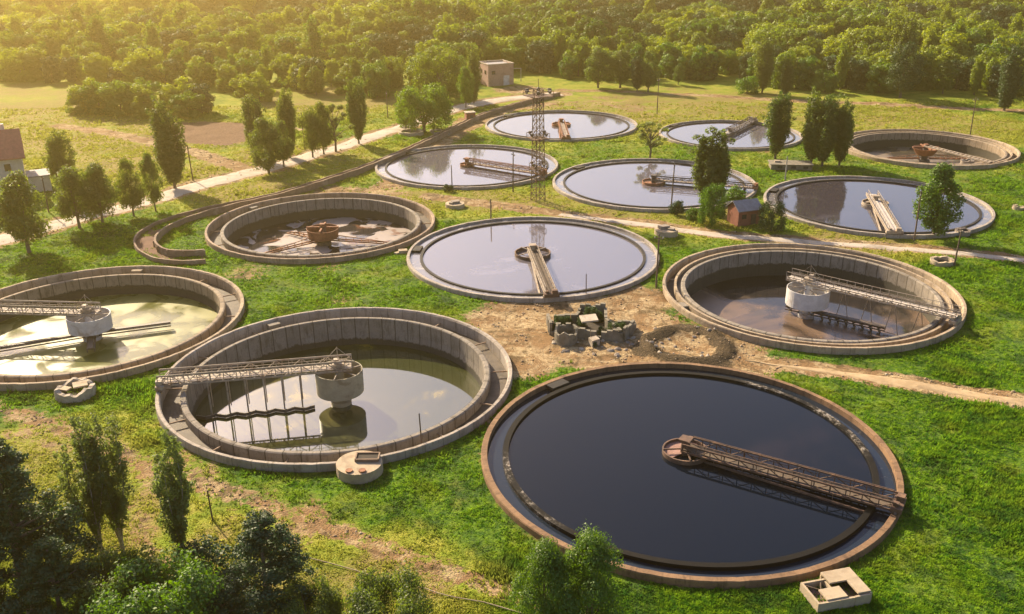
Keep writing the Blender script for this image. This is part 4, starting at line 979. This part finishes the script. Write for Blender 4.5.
# goal shaped pipe frame
x, y = at(517, 82); T = thing('pipe_frame', (x, y, 0), 'grey goal shaped pipe frame right of the pink brick building', 'frame')
m = MB(); m.tube([(-1.4,0,-.2),(-1.4,0,4.6)], .12, 8); m.tube([(1.4,0,-.2),(1.4,0,4.6)], .12, 8); m.build('post', M['grey_pole'], T)
m = MB(); m.tube([(-1.6,0,4.7),(1.6,0,4.7)], .12, 8); m.build('crossbar', M['grey_pole'], T)
# kiosk
x, y = at(470, 121); T = thing('brick_kiosk', (x, y, 0), 'tiny red brick kiosk between the road and the channel wall', 'kiosk', rz=.3)
m = MB(); m.box((0,0,1.2), (2.6,2.2,2.4)); m.build('wall', M['red_brick'], T); m = MB(); m.box((0,0,2.52), (3.0,2.6,.2)); m.build('roof', M['rubble'], T)
m = MB(); m.box((.2,-1.14,.95), (.8,.06,1.7)); m.build('door', M['dark_steel'], T)
# red shed
x, y = at(743, 223); T = thing('brick_shed', (x, y, 0), 'small red brick shed with grey gable roof under the tall poplar', 'shed', rz=.35)
m = MB(); m.box((0,0,1.5), (4.6,3.6,3.0))
for s in (-1,1): m.add([(s*2.3,-1.8,3.0),(s*2.3,1.8,3.0),(s*2.3,0,4.2),(s*2.1,-1.8,3.0),(s*2.1,1.8,3.0),(s*2.1,0,4.2)], [(0,1,2),(3,5,4),(0,2,5,3),(1,4,5,2),(0,3,4,1)])
m.build('wall', M['red_brick'], T)
m = MB()
for s in (-1,1): m.add([(-2.6,s*2.2,2.85),(2.6,s*2.2,2.85),(2.6,0,4.35),(-2.6,0,4.35),(-2.6,s*2.2,2.97),(2.6,s*2.2,2.97),(2.6,0,4.47),(-2.6,0,4.47)], [(0,1,2,3),(4,7,6,5),(0,4,5,1),(1,5,6,2),(2,6,7,3),(3,7,4,0)])
m.build('roof', M['roof_grey'], T)
m = MB(); m.box((.9,-1.84,1.05), (1.0,.08,2.1)); m.build('door', M['dark_steel'], T)
m = MB(); m.box((-1.1,-1.83,1.8), (.9,.06,.8)); m.build('window', M['glass'], T)
# low grey slab building
x, y = at(790, 168); T = thing('pump_house', (x, y, 0), 'low dark grey flat roofed bunker among the poplars behind the mirroring tank', 'pump house', rz=-.12); T.scale = (.85, .9, .7)
m = MB(); m.box((0,0,.8), (10.5,4.4,1.6)); m.build('wall', M['ruin_grey'], T); m = MB(); m.box((0,0,1.72), (11.1,5.0,.22)); m.build('roof', M['ruin_grey'], T)
for xx in (-3,.5,3.6): m = MB(); m.box((xx,-2.22,.9), (1.2,.08,.8)); m.build('window', M['glass'], T)
m = MB(); m.box((-3.4,.3,2.1), (1.4,1.2,.5)); m.build('vent', M['tan_steel'], T)
# house at left edge
x, y = at(7, 196); T = thing('house', (x-2.5, y, 0), 'white walled house with faded red roof cut by the left edge', 'house', rz=.48); T.scale = (1.15, 1.2, 1.3)
m = MB(); m.box((-1,3,3.2), (13,9,6.4))
m.add([(5.5,-1.5,6.4),(5.5,7.5,6.4),(5.5,3,9.4),(5.2,-1.5,6.4),(5.2,7.5,6.4),(5.2,3,9.4)], [(0,1,2),(3,5,4),(0,2,5,3),(1,4,5,2),(0,3,4,1)])
m.build('wall', M['plaster'], T); m = MB()
for s in (-1,1): m.add([(-8,3+s*5.3,5.9),(6.1,3+s*5.3,5.9),(6.1,3,9.6),(-8,3,9.6),(-8,3+s*5.3,6.1),(6.1,3+s*5.3,6.1),(6.1,3,9.8),(-8,3,9.8)], [(0,1,2,3),(4,7,6,5),(0,4,5,1),(1,5,6,2),(2,6,7,3),(3,7,4,0)])
rf = m.build('roof', M['red_roof'], T); m = MB(); m.box((3.2,4.2,9.6), (.9,.9,1.9)); m.build('chimney', M['plaster'], rf)
for xx in (-4,-.5,3): 
    for zz in (1.8,4.6): m = MB(); m.box((xx,-1.54,zz), (1.3,.1,1.4)); f_ = m.build('window', M['white_steel'], T); m = MB(); m.box((xx,-1.61,zz), (1.05,.04,1.15)); m.build('pane', M['glass'], f_)
m = MB(); m.box((7.6,1.0,1.3), (3.6,5,2.6)); m.build('annex', M['plaster'], T); m = MB(); m.box((7.6,1.0,2.7), (4.0,5.4,.2)); m.build('annex_roof', M['roof_grey'], T)

# ------------------------------------------------------------------ channel wall
def wall_line(name, px, h, th, mat, parent, z0=-.6, bay=None):
    ln = poly_px(px); pts = []
    for a, b in zip(ln[:-1], ln[1:]):
        n = max(1, int(np.hypot(*(b-a))/1.5))
        for k in range(n): pts.append(a+(b-a)*k/n)
    pts.append(ln[-1]); pts = np.array(pts)
    for _ in range(8): pts[1:-1] = (pts[:-2]+pts[1:-1]*2+pts[2:])/4
    tn = np.gradient(pts, axis=0); tn /= np.hypot(*tn.T)[:,None]; nm = np.stack([-tn[:,1], tn[:,0]], 1)
    m = MB(); n = len(pts); vs = []
    for i in range(n):
        a, b = pts[i]-nm[i]*th/2, pts[i]+nm[i]*th/2; jt = .05*math.sin(i*1.7)
        vs += [(a[0],a[1],z0), (b[0],b[1],z0), (b[0],b[1],h+jt), (a[0],a[1],h+jt)]
    fs = []
    for i in range(n-1):
        o = i*4
        for j in range(4): fs.append((o+j, o+(j+1) % 4, o+4+(j+1) % 4, o+4+j))
    fs += [(0,1,2,3), (n*4-1,n*4-2,n*4-3,n*4-4)]; m.add(vs, fs)
    if bay:
        for i in range(0, n, bay):
            a = pts[i]-nm[i]*(th/2+.05); m.box((a[0],a[1],(h+z0)/2-.05), (.3,.3,h-z0-.1), math.atan2(tn[i,1],tn[i,0]))
    return m.build(name, mat, parent), pts
T = thing('concrete_channel', (0, 0, 0), 'long brown concrete channel curving from the far tanks down to the left tank', 'channel')
near = [(560,96),(520,106),(480,119),(440,139),(400,158),(360,174),(320,187),(280,200),(240,208),(205,217),(180,226),(160,236),(152,247),(160,256),(180,260),(205,256)]
farw = [(557,95),(517,104.5),(477,117),(437,136.5),(397,155),(357,171),(316,184),(276,197),(236,204.5),(200,212),(171,220),(146,230),(132,240),(135,252),(150,262),(178,267),(206,264)]
w1, p1 = wall_line('near_wall', near, 1.25, .35, M['wall_brown'], T, bay=2)
w2, p2 = wall_line('far_wall', farw, .8, .3, M['wall_brown'], T)
K_ = 120; ia = np.linspace(0, len(p1)-1, K_); ib = np.linspace(0, len(p2)-1, K_)
q1 = np.stack([np.interp(ia, range(len(p1)), p1[:,i]) for i in (0,1)], 1); q2 = np.stack([np.interp(ib, range(len(p2)), p2[:,i]) for i in (0,1)], 1)
m = MB(); m.add([(*a, .1) for a in q1]+[(*b, .1) for b in q2], [(i, i+1, K_+i+1, K_+i) for i in range(K_-1)]); m.build('channel_bed', M['plough'], T)
m = MB(); 
for (x, y), r_ in zip([at(437+i*2.3, 134-i*.6) for i in range(6)], (.9,.7,1.1,.8,.6,.9)): pass

# ------------------------------------------------------------------ lattice mast
x, y = at(538, 200); T = thing('lattice_mast', (x, y, gz(x, y)), 'tall rusty lattice floodlight mast between the middle and far tanks', 'mast', rz=.5)
H = 22.0; m = MB(); wd = lambda z: 1.05-.35*z/H
cs4 = [(-1,-1),(1,-1),(1,1),(-1,1)]
for sx, sy in cs4: m.beam((sx*wd(0),sy*wd(0),-.3), (sx*wd(H),sy*wd(H),H), .12, .12)
nb = 15
for i in range(nb):
    za, zb = H*i/nb, H*(i+1)/nb
    for k in range(4):
        a, b = cs4[k], cs4[(k+1) % 4]
        m.beam((a[0]*wd(za),a[1]*wd(za),za), (b[0]*wd(zb),b[1]*wd(zb),zb), .07, .07); m.beam((b[0]*wd(za),b[1]*wd(za),za), (a[0]*wd(zb),a[1]*wd(zb),zb), .07, .07); m.beam((a[0]*wd(zb),a[1]*wd(zb),zb), (b[0]*wd(zb),b[1]*wd(zb),zb), .08, .08)
m.build('tower', M['dark_rust'], T)
for z, w_ in ((H-1.2, 2.2), (12.6, 1.7), (6.6, 1.3)):
    m = MB(); m.box((0,0,z), (w_*2,w_*2,.12))
    for sx, sy in cs4: m.beam((sx*w_*.97,sy*w_*.97,z), (sx*w_*.97,sy*w_*.97,z+1.0), .08, .08)
    for k in range(4): a, b = cs4[k], cs4[(k+1) % 4]; m.beam((a[0]*w_*.97,a[1]*w_*.97,z+1.0), (b[0]*w_*.97,b[1]*w_*.97,z+1.0), .07, .07); m.beam((a[0]*w_*.97,a[1]*w_*.97,z+.5), (b[0]*w_*.97,b[1]*w_*.97,z+.5), .05, .05)
    m.build('platform', M['dark_rust'], T)
    for k in range(6 if w_ > 2 else 4):
        a = k*PI/3 if w_ > 2 else k*PI/2+.4; m = MB(); r_ = w_*1.12; m.tube([(math.cos(a)*r_*.85,math.sin(a)*r_*.85,z+1.1),(math.cos(a)*r_*1.1,math.sin(a)*r_*1.1,z+.85)], [.16,.38], 12); m.build('floodlight', M['dark_steel'], T)
m = MB(); m.tube([(0,0,H-1),(0,0,H+2.0)], .05, 6); m.build('lightning_rod', M['dark_steel'], T)

# ------------------------------------------------------------------ poles
POLES = [(49,213,177,'wood','dark pole between the house and the left road trees',0),(193,180,145,'wood','dark pole right of the tall lone poplar',0),(388,118,92,'wood','pole on the sunlit grass left of the dome shaped tree',0),
 (305,150,113,'wood','pole half hidden behind the bushy road trees',0),(513,192,152,'wood','dark pole left of the lattice mast',0),(452,186,166,'grey','thin pale pole at the near rim of the tank left of the mast',0),
 (657,114,78,'wood','pole on the dry meadow behind the thin half bare tree',0),(671,209,164,'wood','dark pole beside the small round dark bush',0),(491,222,200,'wood','thin pole at the back rim of the middle tank',0),
 (586,298,275,'wood','short post at the near rim of the middle tank',0),(656,288,235,'wood','dark pole between middle tank and deep right tank',0),(422,448,415,'wood','thin dark post at the right rim of the milky water tank',0),
 (914,241,192,'wood','dark pole left of the rounded tree by the mirroring tank',0),(954,266,231,'wood','pole by the ringed well above the green slope',0),(970,136,97,'wood','brown pole behind the drained brown tank',0),
 (785,180,156,'grey','thin white pole between the poplars and mirroring tank',0),(213,522,493,'wood','leaning short post in the dry grass beyond the pointed pine',0),(789,117,104,'rust','short orange post on the far meadow',0),(90,612,590,'wood','short post hidden among lower left bushes',0)]
for px, yb, yt, kd, lb, _ in POLES:
    x, y = at(px, yb); h = height_of(px, yb, yt); T = thing('utility_pole', (x, y, gz(x, y)), lb, 'pole', 'poles and posts around the works'); T.rotation_euler = (random.uniform(-.02,.02), random.uniform(-.03,.03), random.uniform(0,3))
    mt = {'wood':M['wood_pole'], 'grey':M['grey_pole'], 'rust':M['rust']}[kd]; m = MB(); r_ = .15 if h > 4 else .09; m.tube([(0,0,-.4),(0,0,h)], [r_,r_*.7], 10); m.build('shaft', mt, T)
    m = MB(); m.tube([(0,0,h),(0,0,h+.12)], [r_*.85,r_*.3], 10); m.build('cap', M['dark_steel'], T)
    if h > 6:
        m = MB(); m.beam((-.7,0,h-.6), (.7,0,h-.6), .1, .12); m.build('crossarm', mt, T)
        for s in (-.6,.6): m = MB(); m.tube([(s,0,h-.54),(s,0,h-.3)], [.07,.05], 8); m.build('insulator', M['white_steel'], T)
# hose in the dry grass
ln = [at(250+i*(530-250)/24, 545+i*(618-545)/24) for i in range(25)]
m = MB(); m.tube([(x, y+.1*math.sin(i), gz(x, y)+.14) for i, (x, y) in enumerate(ln)], .045, 6); tag(m.build('hose', M['cream_concrete']), 'thin pale hose stretched across the dry grass at the bottom', 'hose')

# ------------------------------------------------------------------ wells and chambers
def well(px, py, r, h, label, mat=M['rubble'], rough=.12, parts=(), name='manhole_well', openr=None, arc=None, rz=0):
    x, y = at(px, py); T = thing(name, (x, y, gz(x, y)), label, 'well', 'concrete wells and chambers', rz); rr = random.Random(px)
    ph = [rr.uniform(0,6) for _ in range(4)]; jit = lambda a, j: (rough*(math.sin(a*3+ph[0])+.6*math.sin(a*7+ph[1])+.4*math.sin(a*13+ph[2])) if j in (1,2) else 0)
    m = MB()
    if openr: m.lathe([(r,-.4),(r*.97,h),(openr,h),(openr,-.2)], 40, jit=jit)
    else: m.lathe([(r,-.4),(r*.98,h),(.01,h+.03),(.01,-.3)], 40)
    m.build('shaft_ring', mat, T)
    if openr: m = MB(); m.disc(openr+.02, .12, 32); m.build('silt', M['dark_hole'], T)
    return T
T = well(360, 472, 2.35, 1.0, 'round cream concrete well with two rusty hatches against the milky water tank', M['cream_concrete'])
for xx in (-.75,.55): m = MB(); m.tube([(xx,-1.65,1.0),(xx,-1.65,1.16)], .36, 16); m.build('hatch', M['rust'], T)
m = MB(); m.box((.75,.7,1.12), (2.2,1.2,.2)); m.build('opening', M['dark_hole'], T)  # solid block, the shade of an open hole put into its dark colour
m = MB()
for a, b in (((-.4,.05),(1.9,.05)),((-.4,1.35),(1.9,1.35)),((-.4,.05),(-.4,1.35)),((1.9,.05),(1.9,1.35))): m.beam((*a,1.2), (*b,1.2), .14, .3)
m.build('curb', M['wall_brown'], T)
T = well(76, 394, 2.3, .9, 'broken round well with a jagged rim below the left edge tank', M['rubble'], .2, openr=1.7)
m = MB(); m.box((.4,.6,.95), (1.6,1.5,.18), .5); m.build('broken_slab', M['cream_concrete'], T); m = MB(); m.box((-.9,-.4,.9), (1.1,.9,.16), -.3); m.build('broken_slab', M['cream_concrete'], T)
T = well(455, 207, 1.9, .8, 'small well with stacked rubble between rusty drum tank and mast', M['cream_concrete'], .1); m = MB(); m.box((.1,.1,1.0), (1.5,1.3,.5), .4); m.box((-.6,-.5,.95), (.9,.7,.35), 1.1); m.build('rubble', M['rock'], T)
T = well(666, 234, 2.1, .9, 'pale well topped by dark blocks right of the middle tank', M['cream_concrete'], .1); m = MB(); m.box((-.4,.4,1.15), (1.8,1.2,.6), .4); m.box((.8,-.5,1.0), (.9,1.1,.4), 1.1); m.build('rubble', M['rock'], T)
T = well(942, 263, 1.9, .7, 'low ringed well with dark mouth on the green slope', M['cream_concrete'], .1, openr=1.35)
T = well(962, 235, 1.3, .8, 'dark squat well beside the rounded tree', M['rock'], .1, openr=.8); m = MB(); m.box((0,.1,.9), (1.3,.5,.4), .4); m.build('valve_block', M['dark_steel'], T)
T = well(967, 164, 1.5, .9, 'small dark well at the near rim of the drained brown tank', M['rock'], .1, openr=1.0)
T = well(411, 134, 3.4, .8, 'wide low well by the road left of the dome shaped tree', M['cream_concrete'], .1, openr=2.6)
T = well(1018, 209, 1.1, .5, 'tiny pale well at the right edge of the meadow', M['cream_concrete'], .1, openr=.6)
x, y = at(415, 253); T = thing('concrete_slab', (x-2, y, gz(x, y)), 'small grey slab at the left rim of the middle tank', 'slab'); m = MB(); m.box((0,0,.25), (1.6,1.2,.5), .2, taper=.9); m.box((-.9,-.6,.12), (.9,.7,.3), .8); m.build('block', M['cream_concrete'], T)
# square chamber lower right
x, y = at(834, 598); T = thing('concrete_chamber', (x, y, gz(x, y)), 'cream L shaped concrete chamber with open pits in the lower right grass', 'chamber', 'concrete wells and chambers', math.radians(14)); T.scale = (.8, .8, .75)
m = MB(); t_ = .22
m.box((-2.9,-.1,.45), (t_,3.4,1.5)); m.box((-.85,-1.7,.45), (3.9,t_,1.45)); m.box((-1.5,1.55,.45), (2.6,t_,1.4)); m.box((2.95,.3,.5), (t_,4.0,1.55)); m.box((2.0,-1.7,.45), (1.7,t_,1.5)); m.box((1.35,2.25,.5), (3.3,t_,1.5)); m.box((-.35,.2,.4), (.2,2.6,1.3)); m.build('wall', M['cream_concrete'], T)
m = MB(); m.box((1.35,1.45,1.32), (3.35,1.75,.2)); m.box((2.3,-.45,1.32), (1.45,2.1,.2)); m.box((-.75,-.75,1.22), (2.3,1.6,.2)); m.build('cover_slab', M['cream_concrete'], T)
m = MB(); m.box((0,0,.2), (5.6,3.2,.1)); m.build('silt', M['pink_silt'], T)
m = MB(); m.beam((-2.6,1.2,1.0), (-.8,.4,.5), .12, .12); m.beam((-2.2,-1.0,.9), (-.9,1.3,1.0), .1, .1); m.build('beam', M['wood_pole'], T)
# ruins in the dirt
x, y = at(592, 332); T = thing('ruined_chamber', (x, y, gz(x, y)-.1), 'weed filled ruin of grey concrete chambers in the bare dirt', 'ruin', rz=math.radians(-8)); T.scale = (1.25, 1.6, 1.35)
m = MB(); W = [((-1.8,-1.4),(3.4,-1.8)),((3.4,-1.8),(4.6,1.2)),((4.6,1.2),(1.4,1.0)),((-5.0,1.6),(-4.4,-.9)),((-4.4,-.9),(-2.2,-.7)),((-5.0,1.6),(-1.9,1.9)),((1.4,1.0),(1.2,3.4)),((1.2,3.4),(-1.6,3.6)),((-1.6,3.6),(-1.9,1.9)),((3.1,-1.7),(1.4,1.0))]
rw_ = random.Random(11)
for i, (a, b) in enumerate(W):
    L_ = math.dist(a, b); nn = max(2, int(L_/.55)); top = 1.35+.3*math.sin(i*2.1)
    for q in range(nn):
        u0, u1 = q/nn, (q+1)/nn; top2 = top*rw_.uniform(.78, 1.05)*(rw_.uniform(.3,.7) if rw_.random() < .14 else 1); jx, jy = rw_.uniform(-.04,.04), rw_.uniform(-.04,.04)
        p0 = (a[0]+(b[0]-a[0])*u0+jx, a[1]+(b[1]-a[1])*u0+jy); p1 = (a[0]+(b[0]-a[0])*u1+jx, a[1]+(b[1]-a[1])*u1+jy)
        m.beam((*p0,top2/2-.2), (*p1,top2/2-.2), .28+rw_.uniform(0,.06), top2+.4)
m.lathe([(1.25,-.4),(1.22,1.25),(.98,1.25),(.98,-.4)], 26, c=(-2.6,-1.9,0), jit=lambda a, j: (.2*math.sin(a*3)+.1*math.sin(a*7+1) if j in (1,2) else 0)); m.build('wall', M['ruin_grey'], T)
m = MB(); m.box((-.1,.2,.25), (6.2,3.0,.1)); m.box((-3.3,.5,.24), (2.6,2.2,.1)); m.build('silt', M['dark_hole'], T)
m = MB(); m.box((-.4,.3,1.45), (1.8,1.4,.16), .3); m.build('broken_slab', M['rubble'], T); m = MB(); m.box((.4,-2.6,.5), (.9,.8,.7), .6); m.build('broken_slab', M['rubble'], T)
for i, (dx, dy, h, v) in enumerate([(2.4,-.4,1.9,0),(3.2,.2,1.7,1),(-3.6,.7,1.9,2),(-2.8,1.1,1.6,3),(.2,2.3,2.3,1),(-.5,2.7,2.0,0),(.5,-3.0,.8,2),(-1.2,.9,1.5,0),(1.0,-.6,1.3,3),(-3.9,-.3,1.5,1)]):
    c_, s_ = math.cos(-.14), math.sin(-.14); dx *= 1.25; dy *= 1.6; tree('bush', x+dx*c_-dy*s_, y+dx*s_+dy*c_, h*1.05, 'shrub', ['dark weed bush growing inside the right pit of the ruin','dark weed bush in the right corner pit of the ruin','dark weed bush inside the left pit of the ruin','smaller weed bush at the middle of the left pit of the ruin','tallest weed bush at the back of the ruin','weed bush left of the tallest one in the ruin','low weed at the front foot of the ruin','weed bush between the two left pits of the ruin','flat weed in the middle of the ruin','weed bush hugging the left wall of the ruin'][i], v, .8, leaf='leaf_dark', cat='bush', group='weed bushes in the ruin')
# pebbles and clods over the bare dirt
def clods():
    rg2 = np.random.default_rng(8); N = 60000; y = 70+rg2.random(N)**1.4*170; x = (rg2.random(N)*2-1)*(y*.6+5); Q = np.stack([x, y], 1); d, _ = masks(Q); q = np.full(N, 1e9)
    for cx, cy, R in TANKS.values(): q = np.minimum(q, np.hypot(x-cx, y-cy)-R)
    k = (q > .3) & (d > .6) & (vnoise(Q, .5, 81) > .45); Q = Q[k]; n = len(Q); z = ground_z(Q); s_ = (.03+.13*rg2.random(n)**4)*(.8+Q[:,1]/150)
    oc = np.array([(1,0,0),(0,1,0),(-1,0,0),(0,-1,0),(0,0,1),(0,0,-.6)], float); ft = np.array([(0,1,4),(1,2,4),(2,3,4),(3,0,4),(1,0,5),(2,1,5),(3,2,5),(0,3,5)])
    V = oc[None]*s_[:,None,None]*(.6+.8*rg2.random((n,6,1))); a = rg2.random(n)*6.28; X_ = V[...,0]*np.cos(a)[:,None]-V[...,1]*np.sin(a)[:,None]; Y_ = V[...,0]*np.sin(a)[:,None]+V[...,1]*np.cos(a)[:,None]
    V = np.stack([X_+Q[:,0,None], Y_+Q[:,1,None], V[...,2]*.8+z[:,None]+.02], -1).reshape(-1, 3); F = (ft[None]+np.arange(n)[:,None,None]*6).reshape(-1, 3)
    o = bpy.data.objects.new('clods', np_mesh('clods', V, F, [M['clod']])); col.objects.link(o); tag(o, 'pebbles and dry clods of earth strewn over the bare dirt', 'pebbles', kind='stuff')
M['clod'] = mottled('dry_clods', (.40,.28,.17), (.24,.165,.10), .8, .95, c3=(.46,.40,.32))
clods()
# loose stones
rk = random.Random(5)
def stone(px, py, s, label, grp):
    x, y = at(px, py); m = MB(); vs = []; bmn = 7
    pr_ = [(s*(.6+.4*rk.random()), -s*.3), (s*(.85+.3*rk.random()), s*.1), (s*.65, s*.5), (s*.1, s*.62)]
    m.lathe(pr_, 8, closed=False, jit=lambda a, j: s*.13*math.sin(a*2+j*1.3+px)); o = m.build('stone', M['rock'] if rk.random() < .5 else M['rubble']); o.location = (x, y, gz(x, y)); o.rotation_euler = (0, 0, rk.uniform(0,6)); o.scale = (1.2, .8, 1)
    tag(o, label, 'stone', grp)
for i in range(26): stone(rk.uniform(545,650), rk.uniform(336,356), rk.uniform(.15,.5), 'loose grey stone lying in the dirt around the ruin', 'stones around the ruin')
for i in range(16): stone(432+rk.uniform(0,16), 130+rk.uniform(0,6), rk.uniform(.5,1.1), 'grey boulder of the heap beside the channel wall', 'boulders by the channel wall')
for i in range(22): stone(rk.uniform(650,730), rk.uniform(330,358), rk.uniform(.15,.4), 'small stone on the scorched earth ring', 'stones on the scorched ring')

# ------------------------------------------------------------------ haze
m = MB(); m.box((0, 1050, 40), (6300, 5400, 94)); hz = m.build('haze', NT('haze_air').mat)
tag(hz, 'warm sunlit haze over the works and the far wood', 'haze', kind='stuff')
t = hz.data.materials[0].node_tree; t.nodes.remove(t.nodes['Principled BSDF']); pv = t.nodes.new('ShaderNodeVolumePrincipled')
pv.inputs['Color'].default_value = (1.0, .74, .25, 1); pv.inputs['Density'].default_value = .00041; pv.inputs['Anisotropy'].default_value = .79
t.links.new(pv.outputs[0], t.nodes['Material Output'].inputs['Volume'])
